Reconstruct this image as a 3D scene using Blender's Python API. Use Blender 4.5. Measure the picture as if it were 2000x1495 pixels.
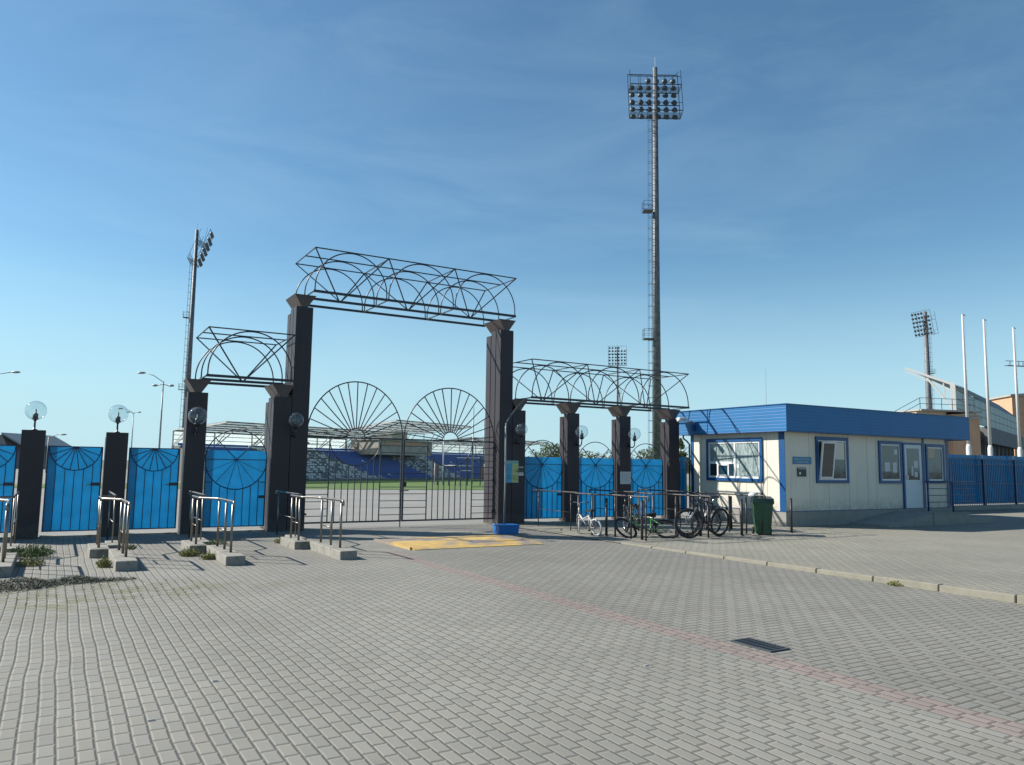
import bpy, bmesh, math, random
from mathutils import Vector, Matrix
R = math.radians; PI = math.pi
sin, cos = math.sin, math.cos
random.seed(7)
scene = bpy.context.scene
col = scene.collection
for o in list(bpy.data.objects): bpy.data.objects.remove(o)

# ---------------------------------------------------------------- camera
YAW, PITCH, ROLL, F = R(30.32), R(6.128), R(0.814), 1504.0
cd = bpy.data.cameras.new('camera'); cam = bpy.data.objects.new('camera', cd); col.objects.link(cam)
fw = Vector((sin(YAW)*cos(PITCH), cos(YAW)*cos(PITCH), sin(PITCH)))
rt = Vector((cos(YAW), -sin(YAW), 0)); up = rt.cross(fw)
rt, up = cos(ROLL)*rt + sin(ROLL)*up, -sin(ROLL)*rt + cos(ROLL)*up
m = Matrix((rt, up, -fw)).transposed().to_4x4(); m.translation = Vector((0, 0, 1.65))
cam.matrix_world = m
cd.sensor_width = 36; cd.lens = F/2000*36; cd.clip_start = .05; cd.clip_end = 5000
scene.camera = cam

# ---------------------------------------------------------------- sky, sun, exposure
SUN = Vector((-1.03, .88, 1.0)).normalized()
ELEV = math.asin(SUN.z); AZ = math.atan2(SUN.x, SUN.y)
w = bpy.data.worlds.new('World'); scene.world = w; w.use_nodes = True
nt = w.node_tree; nt.nodes.clear()
sky = nt.nodes.new('ShaderNodeTexSky'); sky.sky_type = 'NISHITA'; sky.sun_disc = False
sky.sun_elevation = ELEV; sky.sun_rotation = AZ
sky.air_density = 1.0; sky.dust_density = 0.3; sky.ozone_density = 2.2; sky.altitude = 0
bg = nt.nodes.new('ShaderNodeBackground'); bg.inputs[1].default_value = 0.078
wo = nt.nodes.new('ShaderNodeOutputWorld')
# thin high cirrus veils mixed into the sky
tc = nt.nodes.new('ShaderNodeTexCoord'); mp = nt.nodes.new('ShaderNodeMapping')
mp.inputs['Scale'].default_value = (1.2, 1.2, 5.0); mp.inputs['Rotation'].default_value = (R(12), R(-8), R(20))
nz = nt.nodes.new('ShaderNodeTexNoise'); nz.inputs['Scale'].default_value = 2.2; nz.inputs['Detail'].default_value = 9
nz.inputs['Roughness'].default_value = .6; nz.inputs['Distortion'].default_value = .7
cr = nt.nodes.new('ShaderNodeValToRGB'); cr.color_ramp.elements[0].position = .46; cr.color_ramp.elements[1].position = .86
cr.color_ramp.elements[1].color = (.11, .11, .11, 1)
mx = nt.nodes.new('ShaderNodeMix'); mx.data_type = 'RGBA'; mx.inputs['B'].default_value = (8.5, 8.6, 9.0, 1)
L = nt.links.new
L(tc.outputs['Generated'], mp.inputs[0]); L(mp.outputs[0], nz.inputs[0]); L(nz.outputs[0], cr.inputs[0])
L(cr.outputs[0], mx.inputs['Factor']); L(sky.outputs[0], mx.inputs['A']); tn = nt.nodes.new('ShaderNodeMix'); tn.data_type = 'RGBA'; tn.blend_type = 'MULTIPLY'; tn.inputs['Factor'].default_value = 1; tn.inputs['B'].default_value = (.79, 1.06, 1.09, 1)
sx = nt.nodes.new('ShaderNodeSeparateXYZ'); L(tc.outputs['Generated'], sx.inputs[0])
mr = nt.nodes.new('ShaderNodeMapRange'); mr.interpolation_type = 'SMOOTHSTEP'; L(sx.outputs[2], mr.inputs[0])
for i_, v_ in enumerate((0.0, .28, .85, 0.0)): mr.inputs[i_+1].default_value = v_
hz = nt.nodes.new('ShaderNodeMix'); hz.data_type = 'RGBA'; hz.inputs['B'].default_value = (5.3, 5.9, 6.7, 1)
L(mr.outputs[0], hz.inputs['Factor']); L(mx.outputs['Result'], hz.inputs['A']); L(hz.outputs['Result'], tn.inputs['A']); L(tn.outputs['Result'], bg.inputs[0]); L(bg.outputs[0], wo.inputs[0])
sd = bpy.data.lights.new('sun', 'SUN'); sd.energy = 5.0; sd.angle = R(.5); sd.color = (1, .95, .87)
so = bpy.data.objects.new('sun', sd); col.objects.link(so); so.rotation_euler = SUN.to_track_quat('Z', 'Y').to_euler()
scene.view_settings.view_transform = 'Standard'; scene.view_settings.look = 'None'
scene.view_settings.exposure = 0.65; scene.view_settings.gamma = 1
scene.cycles.max_bounces = 8; scene.cycles.transparent_max_bounces = 24

# ---------------------------------------------------------------- materials
class G:
    """small helper to write node maths as expressions"""
    def __init__(s, name):
        s.m = bpy.data.materials.new(name); s.m.use_nodes = True; s.t = s.m.node_tree
        s.b = s.t.nodes['Principled BSDF']; s.out = s.t.nodes['Material Output']
    def n(s, t, **k):
        x = s.t.nodes.new(t)
        for a, b in k.items(): setattr(x, a, b)
        return x
    def math(s, op, a, b=0, c=None):
        x = s.n('ShaderNodeMath', operation=op)
        for i, v in enumerate((a, b, c)):
            if v is None: continue
            if isinstance(v, (int, float)): x.inputs[i].default_value = v
            else: s.t.links.new(v, x.inputs[i])
        return x.outputs[0]
    def xyz(s):
        x = s.n('ShaderNodeSeparateXYZ'); s.t.links.new(s.coord(), x.inputs[0]); return x.outputs
    def coord(s): return s.n('ShaderNodeTexCoord').outputs['Object']
    def comb(s, a, b, c=0):
        x = s.n('ShaderNodeCombineXYZ')
        for i, v in enumerate((a, b, c)):
            if isinstance(v, (int, float)): x.inputs[i].default_value = v
            else: s.t.links.new(v, x.inputs[i])
        return x.outputs[0]
    def noise(s, scale, detail=4, vec=None, rough=.55, dist=0):
        x = s.n('ShaderNodeTexNoise'); x.inputs['Scale'].default_value = scale; x.inputs['Detail'].default_value = detail
        x.inputs['Roughness'].default_value = rough; x.inputs['Distortion'].default_value = dist
        s.t.links.new(vec if vec is not None else s.coord(), x.inputs['Vector']); return x.outputs[0]
    def white(s, vec):
        x = s.n('ShaderNodeTexWhiteNoise'); s.t.links.new(vec, x.inputs['Vector']); return x.outputs['Value']
    def ramp(s, v, lo, hi, a=0., b=1.):
        x = s.n('ShaderNodeMapRange', clamp=True)
        s.t.links.new(v, x.inputs[0])
        for i, q in enumerate((lo, hi, a, b)): x.inputs[i+1].default_value = q
        return x.outputs[0]
    def mix(s, f, a, b):
        x = s.n('ShaderNodeMix', data_type='RGBA')
        for k, v in (('Factor', f), ('A', a), ('B', b)):
            if isinstance(v, (int, float)): x.inputs[k].default_value = v
            elif isinstance(v, tuple): x.inputs[k].default_value = (*v[:3], 1)
            else: s.t.links.new(v, x.inputs[k])
        return x.outputs['Result']
    def mul(s, c, v):
        x = s.n('ShaderNodeVectorMath', operation='SCALE')
        if isinstance(c, tuple): x.inputs[0].default_value = c[:3]
        else: s.t.links.new(c, x.inputs[0])
        if isinstance(v, (int, float)): x.inputs['Scale'].default_value = v
        else: s.t.links.new(v, x.inputs['Scale'])
        return x.outputs[0]
    def set(s, k, v):
        if isinstance(v, (int, float)): s.b.inputs[k].default_value = v
        elif isinstance(v, tuple): s.b.inputs[k].default_value = (*v[:3], 1)
        else: s.t.links.new(v, s.b.inputs[k])
    def bump(s, h, dist, strength=1):
        x = s.n('ShaderNodeBump'); x.inputs['Distance'].default_value = dist; x.inputs['Strength'].default_value = strength
        s.t.links.new(h, x.inputs['Height']); s.t.links.new(x.outputs[0], s.b.inputs['Normal'])

AL = .83
def mat(name, c, rough=.6, metal=0, var=.15, vs=6, bump=0, bs=60, spec=None, dirt=None):
    g = G(name); c = tuple(q*(AL if metal < .5 else 1) for q in c)
    v = g.ramp(g.noise(vs, 5), .3, .7, 1-var, 1+var)
    cc = g.mul(c, v)
    if dirt:
        d = g.ramp(g.noise(dirt[1], 7, dist=.6), dirt[2], dirt[2]+.14)
        cc = g.mix(d, cc, dirt[0])
    g.set('Base Color', cc); g.set('Roughness', g.ramp(g.noise(vs*2.3, 3), .3, .7, max(rough-.07, 0), min(rough+.07, 1))); g.set('Metallic', metal)
    if spec is not None: g.set('Specular IOR Level', spec)
    if bump: g.bump(g.noise(bs, 4), bump)
    return g.m

def paver(name, base, kind, tint=None, moss=False, jd=.55):
    g = G(name); o = g.xyz(); base = tuple(q*AL for q in base); tint = tint and tuple(q*AL for q in tint)
    wx = g.ramp(g.noise(.55, 2), 0, 1, -.03, .03)           # laid by hand: rows wander a little
    wy = g.ramp(g.noise(.7, 2, vec=g.comb(o[1], o[0], 3.3)), 0, 1, -.035, .035)
    x = g.math('DIVIDE', g.math('ADD', o[0], wx), .1); y = g.math('DIVIDE', g.math('ADD', o[1], wy), .1)
    if kind == 'bond':
        row = g.math('FLOOR', x)
        off = g.math('ADD', g.math('MULTIPLY', g.white(g.comb(row, 7.7)), .25), g.math('MULTIPLY', g.math('FLOORED_MODULO', row, 2), .42))
        v = g.math('ADD', g.math('DIVIDE', y, 2), off)
        fx, fv = g.math('FRACT', x), g.math('FRACT', v)
        dx = g.math('MINIMUM', fx, g.math('SUBTRACT', 1, fx))
        dy = g.math('MULTIPLY', g.math('MINIMUM', fv, g.math('SUBTRACT', 1, fv)), 2)
        bid = g.comb(row, g.math('FLOOR', v))
    else:
        i, j = g.math('FLOOR', x), g.math('FLOOR', y); fx, fy = g.math('FRACT', x), g.math('FRACT', y)
        k = g.math('FLOORED_MODULO', g.math('SUBTRACT', i, j), 4)
        is_ = [g.math('COMPARE', k, q, .2) for q in range(4)]
        big = 5
        le = g.math('ADD', fx, g.math('MULTIPLY', is_[1], big)); re = g.math('ADD', g.math('SUBTRACT', 1, fx), g.math('MULTIPLY', is_[0], big))
        bo = g.math('ADD', fy, g.math('MULTIPLY', is_[2], big)); to = g.math('ADD', g.math('SUBTRACT', 1, fy), g.math('MULTIPLY', is_[3], big))
        dx = g.math('MINIMUM', le, re); dy = g.math('MINIMUM', bo, to)
        bid = g.comb(g.math('SUBTRACT', i, is_[1]), g.math('SUBTRACT', j, is_[2]))
    d = g.math('MINIMUM', dx, g.math('MULTIPLY', dy, .62))  # cross joints drawn wider to paint in the shade on their chamfers
    dn = g.math('ADD', d, g.ramp(g.noise(45, 3), 0, 1, -.03, .03))
    rnd = g.white(bid)
    c = g.mul(base, g.ramp(rnd, 0, 1, .93, 1.05))
    c = g.mix(g.ramp(g.white(g.comb(rnd, 3.1)), .5, 1, 0, .35), c, (base[0]*1.06, base[1]*.97, base[2]*.92) if tint is None else tint)
    c = g.mul(c, g.ramp(g.noise(.45, 6, rough=.6), .3, .7, .85, 1.1))
    c = g.mul(c, g.ramp(g.noise(260, 2), .3, .7, .9, 1.1))
    c = g.mul(c, g.ramp(g.noise(.13, 3), .35, .65, .93, 1.06)); c = g.mix(g.ramp(rnd, .965, .975, 0, .3), c, (base[0]*.6, base[1]*.6, base[2]*.62))
    c = g.mix(g.ramp(g.noise(7.5, 6, rough=.75), .66, .74, 0, .3), c, (base[0]*.5, base[1]*.48, base[2]*.45))
    c = g.mix(g.ramp(g.noise(1.7, 8, rough=.7), .57, .75, 0, .32), c, (base[0]*.55, base[1]*.56, base[2]*.55))
    jt = g.ramp(dn, .025, .085, 1, 0)
    jc = (base[0]*jd, base[1]*jd, base[2]*jd*.95)
    if moss:
        # green growth in the joints of the sunken corner at the left
        px = g.math('SUBTRACT', o[0], .1); py = g.math('SUBTRACT', o[1], 10.9)
        rr = g.math('ADD', g.math('MULTIPLY', g.math('ABSOLUTE', px), .55), g.math('ABSOLUTE', py))
        mk = g.math('MULTIPLY', g.ramp(rr, .7, 1.9, 1, 0), g.ramp(g.noise(2.4, 5), .42, .6))
        jt2 = g.ramp(dn, .05, .30, 1, 0)
        c = g.mix(g.math('MULTIPLY', mk, jt2), c, (.10, .115, .045))
        c = g.mix(g.math('MULTIPLY', mk, .55), c, (.155, .15, .085))
    g.set('Base Color', g.mix(jt, c, jc))
    g.set('Roughness', .82); g.set('Specular IOR Level', .35)
    h = g.math('ADD', g.ramp(dn, .02, .13), g.math('ADD', g.math('MULTIPLY', rnd, .35), g.math('MULTIPLY', g.noise(120, 3), .12)))
    g.bump(h, .006)
    return g.m

def translucent(name, c, f=.5, var=.12, clear=0):
    g = G(name); t = g.t; t.nodes.remove(g.b)
    d = g.n('ShaderNodeBsdfDiffuse'); tr = g.n('ShaderNodeBsdfTranslucent'); gl = g.n('ShaderNodeBsdfGlossy'); gl.inputs['Roughness'].default_value = .25
    cc = g.mul(c, g.ramp(g.noise(3, 4), .3, .7, 1-var, 1+var))
    t.links.new(cc, d.inputs[0]); t.links.new(cc, tr.inputs[0])
    m1 = g.n('ShaderNodeMixShader'); m1.inputs[0].default_value = f; t.links.new(d.outputs[0], m1.inputs[1]); t.links.new(tr.outputs[0], m1.inputs[2])
    m2 = g.n('ShaderNodeMixShader'); fr = g.n('ShaderNodeFresnel'); fr.inputs[0].default_value = 1.3
    t.links.new(fr.outputs[0], m2.inputs[0]); t.links.new(m1.outputs[0], m2.inputs[1]); t.links.new(gl.outputs[0], m2.inputs[2])
    m3 = g.n('ShaderNodeMixShader'); m3.inputs[0].default_value = clear; tp = g.n('ShaderNodeBsdfTransparent')
    t.links.new(m2.outputs[0], m3.inputs[1]); t.links.new(tp.outputs[0], m3.inputs[2]); t.links.new(m3.outputs[0], g.out.inputs[0])
    return g.m

def glassy(name, tint=(.9, .95, .97), clear=.93):
    g = G(name); t = g.t; t.nodes.remove(g.b)
    tr = g.n('ShaderNodeBsdfTransparent'); tr.inputs[0].default_value = (*tint, 1)
    gl = g.n('ShaderNodeBsdfGlossy'); gl.inputs['Roughness'].default_value = .03
    df = g.n('ShaderNodeBsdfDiffuse'); df.inputs[0].default_value = (.55, .6, .62, 1)
    lw = g.n('ShaderNodeLayerWeight'); lw.inputs[0].default_value = .35
    m1 = g.n('ShaderNodeMixShader'); t.links.new(lw.outputs['Facing'], m1.inputs[0])
    dirt = g.ramp(g.noise(9, 5), .35, .75, 1-clear-.05, 1-clear+.12)
    m0 = g.n('ShaderNodeMixShader'); t.links.new(dirt, m0.inputs[0]); t.links.new(tr.outputs[0], m0.inputs[1]); t.links.new(df.outputs[0], m0.inputs[2])
    t.links.new(m0.outputs[0], m1.inputs[1]); t.links.new(gl.outputs[0], m1.inputs[2])
    f = g.ramp(lw.outputs['Facing'], .2, 1, .02, .55); t.links.new(f, m1.inputs[0])
    t.links.new(m1.outputs[0], g.out.inputs[0])
    return g.m

def sheet_metal(name, c, rib=.1, axis=2, depth=.006, rough=.4, var=.06):
    g = G(name); o = g.xyz(); c = tuple(q*AL for q in c)
    f = g.math('FRACT', g.math('DIVIDE', o[axis], rib))
    line = g.ramp(g.math('MINIMUM', f, g.math('SUBTRACT', 1, f)), .02, .1)
    g.set('Base Color', g.mul(c, g.math('MULTIPLY', g.ramp(line, 0, 1, .75, 1), g.ramp(g.noise(2, 6), .3, .7, 1-var, 1+var))))
    g.set('Roughness', rough); g.bump(line, depth)
    return g.m

M = {}
M['plaza'] = paver('plaza_pavers', (.278, .268, .236), 'bond', moss=True, jd=.6)
M['red'] = paver('red_pavers', (.297, .246, .218), 'bond')
M['road'] = paver('herringbone_pavers', (.258, .250, .220), 'herring', jd=.48)
M['walk'] = paver('walk_pavers', (.30, .288, .236), 'herring', tint=(.30, .258, .215))
M['yard'] = mat('yard_concrete', (.27, .262, .24), .9, var=.1, vs=.4, bump=.004, bs=30)
M['earth'] = mat('earth', (.16, .15, .11), .95, var=.25, vs=.2)
M['grass'] = mat('field_grass', (.10, .17, .035), .9, var=.2, vs=1.5, bump=.02, bs=40)
M['kerb'] = mat('kerb_stone', (.26, .24, .19), .9, var=.12, vs=5, bump=.003, bs=70, dirt=((.16, .15, .11), 5, .58))
M['concrete'] = mat('plinth_concrete', (.30, .285, .25), .9, var=.16, vs=7, bump=.004, bs=60, dirt=((.12, .12, .09), 4, .55))
M['clad'] = mat('pillar_cladding', (.060, .050, .057), .45, var=.08, vs=1.2, bump=.002, bs=6, dirt=((.06, .05, .046), 6, .66), spec=.25)
M['clad_in'] = mat('pillar_recess', (.04, .035, .04), .6)
M['cap'] = mat('capital_metal', (.085, .07, .07), .45, var=.1, vs=3)
M['iron'] = mat('dark_painted_iron', (.022, .024, .036), .38, var=.25, vs=14, dirt=((.10, .055, .035), 9, .70))
M['iron_blue'] = mat('blue_painted_iron', (.008, .055, .14), .4, var=.15, vs=12)
M['iron_navy'] = mat('navy_gate_iron', (.012, .028, .085), .4, var=.15, vs=12)
M['steel'] = mat('brushed_steel', (.23, .215, .195), .38, 1, var=.12, vs=20, dirt=((.20, .17, .14), 8, .62))
M['steel_dark'] = mat('weathered_steel', (.075, .066, .068), .5, .35, var=.25, vs=16, dirt=((.05, .045, .05), 8, .55))
M['galv'] = mat('galvanised_steel', (.24, .25, .26), .5, .5, var=.25, vs=3)
M['mast'] = mat('weathered_mast_steel', (.15, .158, .165), .6, .3, var=.35, vs=2.5, dirt=((.24, .25, .255), 3, .56))
M['galv_d'] = mat('dark_galvanised', (.09, .10, .11), .5, .4, var=.2, vs=3)
M['sheet'] = translucent('blue_polycarbonate', (.085, .50, .76), .68, .1)
M['sheet2'] = translucent('pale_polycarbonate', (.80, .88, .86), .62, .1, clear=.42)
M['corr'] = sheet_metal('blue_corrugated_sheet', (.03, .22, .50), .16, 0, .02)
M['fascia'] = sheet_metal('blue_fascia_siding', (.006, .15, .38), .095, 2, .0025, .5)
M['trim'] = mat('blue_trim', (.006, .08, .24), .4, var=.08)
M['wall'] = mat('cream_panels', (.62, .59, .505), .6, var=.05, vs=1.5, dirt=((.48, .45, .38), 2.5, .68))
def streaky(name, c, dark, rough=.6, low=.0, spec=.5, zdust=None, dustc=None):
    g = G(name); o = g.xyz(); c = tuple(q*AL for q in c)
    st = g.noise(1.0, 6, vec=g.comb(g.math('MULTIPLY', o[0], 7), g.math('MULTIPLY', o[1], 7), g.math('MULTIPLY', o[2], .35)), rough=.65)
    cc = g.mix(g.ramp(st, .52, .74, 0, .55), c, tuple(q*AL for q in dark))
    cc = g.mul(cc, g.ramp(g.noise(1.1, 5), .3, .7, .94, 1.05))
    if zdust: cc = g.mix(g.math('MULTIPLY', g.ramp(o[2], zdust[0], zdust[1], 1, 0), g.ramp(g.noise(5, 6), .35, .65, .2, .9)), cc, dustc)
    g.set('Base Color', cc); g.set('Roughness', g.ramp(st, .3, .7, rough-.08, rough+.1)); g.set('Specular IOR Level', spec); return g.m
M['wall'] = streaky('cream_panels', (.77, .72, .605), (.60, .55, .45), .6, zdust=(.43, .85), dustc=(.36, .33, .27))
M['clad'] = streaky('pillar_cladding', (.046, .040, .047), (.062, .054, .055), .45, spec=.25, zdust=(0, .35), dustc=(.11, .10, .085))
M['seam'] = mat('panel_seam', (.42, .40, .35), .7)
M['plinth'] = mat('kiosk_plinth', (.31, .30, .27), .9, var=.1, vs=3, bump=.002, dirt=((.22, .2, .17), 3, .6))
M['white'] = mat('white_pvc', (.80, .80, .80), .35, var=.03)
M['glass'] = mat('window_glass', (.02, .045, .06), .06, var=.2, vs=2, spec=.9)
M['foil'] = None
M['door'] = mat('shaded_white_door', (.62, .70, .74), .4, var=.04)  # white door; its blue-grey tint in shade is put into the colour
M['globe'] = glassy('lamp_globe_plastic')
M['black'] = mat('black_plastic', (.018, .018, .02), .5, var=.2)
M['rubber'] = mat('tyre_rubber', (.022, .022, .024), .75, var=.2, vs=30)
M['rubber_w'] = mat('white_tyre', (.55, .55, .53), .7, var=.12, vs=30)
M['chrome'] = mat('chrome', (.6, .6, .6), .2, 1)
M['bikew'] = mat('white_frame_paint', (.62, .60, .60), .3)
M['bikeg'] = mat('green_frame_paint', (.04, .20, .045), .3)
M['bikek'] = mat('black_frame_paint', (.02, .02, .026), .25)
M['bin'] = mat('green_bin_plastic', (.03, .095, .045), .5, var=.12, vs=4, dirt=((.05, .12, .06), 8, .6))
M['binlid'] = mat('dark_green_lid', (.012, .04, .03), .45)
M['bag'] = mat('white_bag', (.65, .67, .68), .35, var=.2, vs=30, bump=.02, bs=25)
M['bluebox'] = mat('blue_box_plastic', (.02, .17, .50), .45, var=.12, vs=8)
M['yellow'] = mat('yellow_ramp_paint', (.62, .41, .12), .6, var=.14, vs=5, bump=.003, bs=40, dirt=((.24, .20, .17), 1.3, .44))
M['orange'] = mat('orange_render', (.62, .36, .22), .85, var=.08, vs=1)
M['cream2'] = mat('pale_render', (.60, .47, .34), .85, var=.08, vs=1)
M['greywall'] = mat('grey_wall', (.20, .20, .20), .8, var=.12, vs=.6)
M['darkroof'] = mat('slate_roof_metal', (.17, .22, .25), .6, var=.1, vs=.5)
M['whitesteel'] = mat('white_steel', (.62, .61, .58), .5, var=.06)
M['paper'] = mat('notice_paper', (.62, .66, .66), .7, var=.05)
M['leafd'] = mat('weed_leaf', (.10, .15, .04), .8, var=.35, vs=20)
M['leafy'] = mat('yellowed_weed', (.24, .24, .07), .8, var=.3, vs=20)
M['dry'] = mat('dry_weed', (.145, .15, .115), .9, var=.45, vs=14)
M['tree'] = mat('tree_leaf', (.10, .13, .035), .8, var=.4, vs=.8)
M['tree2'] = mat('wood_leaf', (.12, .14, .05), .85, var=.35, vs=.3)
M['bark'] = mat('bark', (.09, .07, .05), .9, var=.3)
M['brownwall'] = mat('brown_stone_wall', (.40, .375, .335), .85, var=.2, vs=1.2)
M['scratch'] = mat('pale_line', (.6, .68, .75), .6)

def foil():
    g = G('crinkled_foil')
    mp_ = g.n('ShaderNodeMapping'); mp_.inputs['Rotation'].default_value = (R(40), 0, 0); mp_.inputs['Scale'].default_value = (1, 3.2, .9); g.t.links.new(g.coord(), mp_.inputs[0]); v = g.noise(2.2, 6, vec=mp_.outputs[0], rough=.6, dist=1.2)
    g.set('Base Color', g.mix(g.ramp(v, .35, .65), (.12, .17, .17), (.36, .43, .42))); g.set('Metallic', .15); g.set('Roughness', .38)
    g.bump(v, .035, 1); return g.m
M['foil'] = foil()
def seat_mat(name, blue):
    g = G(name); o = g.xyz()
    i = g.math('FLOOR', g.math('DIVIDE', o[0], .5)); j = g.math('FLOOR', g.math('DIVIDE', o[2], .36))
    r = g.white(g.comb(i, j)); fx = g.math('FRACT', g.math('DIVIDE', o[0], .5))
    gap = g.ramp(g.math('MINIMUM', fx, g.math('SUBTRACT', 1, fx)), .08, .14)
    big = g.noise(.18, 4)
    if blue: f = g.math('GREATER_THAN', r, .985)
    else: f = g.math('GREATER_THAN', g.math('ADD', r, g.math('MULTIPLY', g.math('SUBTRACT', big, .5), 1.6)), .42)
    c = g.mix(f, (.03, .10, .38) if blue else (.10, .13, .17), (.50, .54, .56))
    g.set('Base Color', g.mix(gap, (.09, .11, .15), c)); g.set('Roughness', .5)
    return g.m
M['seatb'] = seat_mat('blue_seats', True); M['seatw'] = seat_mat('pale_seats', False)
def grate_tree(): pass

# ---------------------------------------------------------------- mesh helpers
class MB:
    def __init__(s): s.bm = bmesh.new()
    def box(s, x0, x1, y0, y1, z0, z1, bevel=0):
        vs = [s.bm.verts.new(p) for p in ((x0,y0,z0),(x1,y0,z0),(x1,y1,z0),(x0,y1,z0),(x0,y0,z1),(x1,y0,z1),(x1,y1,z1),(x0,y1,z1))]
        fs = [s.bm.faces.new([vs[i] for i in f]) for f in ((3,2,1,0),(4,5,6,7),(0,1,5,4),(1,2,6,5),(2,3,7,6),(3,0,4,7))]
        if bevel: bmesh.ops.bevel(s.bm, geom=list({e for f in fs for e in f.edges}), offset=bevel, segments=2, affect='EDGES', profile=.5)
        return s
    def hexa(s, b, t):
        vs = [s.bm.verts.new(p) for p in list(b)+list(t)]
        for f in ((3,2,1,0),(4,5,6,7),(0,1,5,4),(1,2,6,5),(2,3,7,6),(3,0,4,7)): s.bm.faces.new([vs[i] for i in f])
        return s
    def poly(s, pts):
        s.bm.faces.new([s.bm.verts.new(p) for p in pts]); return s
    def tube(s, pts, r, n=8, closed=False, r2=None):
        pts = [Vector(p) for p in pts]; N = len(pts); rings = []
        prev = None
        for i, p in enumerate(pts):
            if closed: d = (pts[(i+1) % N]-pts[i-1])
            else: d = pts[min(i+1, N-1)]-pts[max(i-1, 0)]
            d = d.normalized() if d.length > 1e-9 else Vector((0, 0, 1))
            if prev is None:
                a = Vector((0, 0, 1)) if abs(d.z) < .9 else Vector((1, 0, 0))
                u = d.cross(a).normalized()
            else: u = (prev-d*prev.dot(d)).normalized()
            prev = u; v = d.cross(u)
            rr = r if r2 is None else r+(r2-r)*i/(N-1)
            rings.append([s.bm.verts.new(p+u*rr*cos(2*PI*k/n+PI/n)+v*rr*sin(2*PI*k/n+PI/n)) for k in range(n)])
        for i in range(N if closed else N-1):
            A, B = rings[i], rings[(i+1) % N]
            for k in range(n): s.bm.faces.new((A[k], A[(k+1) % n], B[(k+1) % n], B[k]))
        if not closed:
            s.bm.faces.new(rings[0][::-1]); s.bm.faces.new(rings[-1])
        return s
    def bar(s, a, b, r, n=4): return s.tube([a, b], r*1.35 if n == 4 else r, n)
    def lathe(s, prof, c=(0, 0, 0), n=20):
        c = Vector(c); rings = []
        for r, z in prof:
            rings.append([s.bm.verts.new(c+Vector((r*cos(2*PI*k/n), r*sin(2*PI*k/n), z))) for k in range(n)] if r > 1e-6 else [s.bm.verts.new(c+Vector((0, 0, z)))])
        for A, B in zip(rings, rings[1:]):
            for k in range(n):
                k2 = (k+1) % n
                if len(A) == 1: s.bm.faces.new((A[0], B[k2], B[k]))
                elif len(B) == 1: s.bm.faces.new((A[k], A[k2], B[0]))
                else: s.bm.faces.new((A[k], A[k2], B[k2], B[k]))
        return s
    def sphere(s, c, r, n=20):
        return s.lathe([(r*sin(PI*i/n) if 0 < i < n else 0, -r*cos(PI*i/n)) for i in range(n+1)], c, n)
    def xf(s, m): bmesh.ops.transform(s.bm, matrix=m, verts=s.bm.verts); return s
    def build(s, name, m, parent=None, smooth=False):
        bmesh.ops.recalc_face_normals(s.bm, faces=s.bm.faces)
        me = bpy.data.meshes.new(name); s.bm.to_mesh(me); s.bm.free()
        for f in me.polygons: f.use_smooth = smooth
        me.materials.append(M[m] if isinstance(m, str) else m)
        o = bpy.data.objects.new(name, me); col.objects.link(o)
        if parent: o.parent = parent
        return o
def tag(o, label=None, cat=None, group=None, kind=None):
    if label: o['label'] = label
    if cat: o['category'] = cat
    if group: o['group'] = group
    if kind: o['kind'] = kind
    return o
def thing(name, label, cat, loc=(0, 0, 0), rz=0, group=None):
    o = bpy.data.objects.new(name, None); col.objects.link(o); o.location = loc; o.rotation_euler = (0, 0, rz)
    o.empty_display_size = .1
    return tag(o, label, cat, group)
def copy_tree(o, parent=None):
    c = o.copy(); col.objects.link(c); c.parent = parent
    for ch in [x for x in bpy.data.objects if x.parent == o]: copy_tree(ch, c)
    return c
def arc(cx, cz, rx, rz, a0, a1, n, y):
    return [(cx+rx*cos(R(a0+(a1-a0)*i/n)), y, cz+rz*sin(R(a0+(a1-a0)*i/n))) for i in range(n+1)]

# ---------------------------------------------------------------- the setting
def sheet(name, pts, m, div=0):
    return tag(MB().poly(pts).build(name, m), kind='structure')
sheet('ground', [(-1500, -600, -.05), (1800, -600, -.05), (1800, 2600, -.05), (-1500, 2600, -.05)], 'earth')
sheet('plaza', [(-30, -12, 0), (5.3, -12, 0), (5.3, 14, 0), (10.6, 14, 0), (10.6, 19.6, 0), (-30, 19.6, 0)], 'plaza')
sheet('red_paver_strip', [(5.3, -12, 0), (5.61, -12, 0), (5.61, 14, 0), (5.3, 14, 0)], 'red')
sheet('road', [(5.61, -12, 0), (10.6, -12, 0), (10.6, 14, 0), (5.61, 14, 0)], 'road')
sw = MB()
sw.poly([(10.75, -12, .253), (70, -12, .253), (70, 13.4, .012), (10.75, 13.4, .012)])
sw.poly([(10.6, 13.4, .012), (70, 13.4, .012), (70, 19.6, .012), (10.6, 19.6, .012)])
tag(sw.build('pavement', 'walk'), kind='structure')
kb = MB(); y = 13.38
while y > -11:
    z = .012+(13.4-y)*.0095; z2 = .012+(13.4-y+.985)*.0095; j = random.uniform(-.006, .006); q = random.uniform(-.004, .004)
    kb.hexa([(10.6+j, y-.985, -.04), (10.75, y-.985, -.04), (10.75, y, -.04), (10.6+j, y, -.04)],
            [(10.612+j, y-.985, z2+.012+q), (10.75, y-.985, z2+.012+q), (10.75, y, z+.012+q), (10.612+j, y, z+.012+q)])
    y -= 1.0
bmesh.ops.bevel(kb.bm, geom=kb.bm.edges[:], offset=.01, segments=1, affect='EDGES')
tag(kb.build('kerb', 'kerb'), kind='structure')
sheet('stadium_yard', [(-40, 19.6, -.004), (90, 19.6, -.004), (200, 150, -.004), (-40, 150, -.004)], 'yard')
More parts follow.
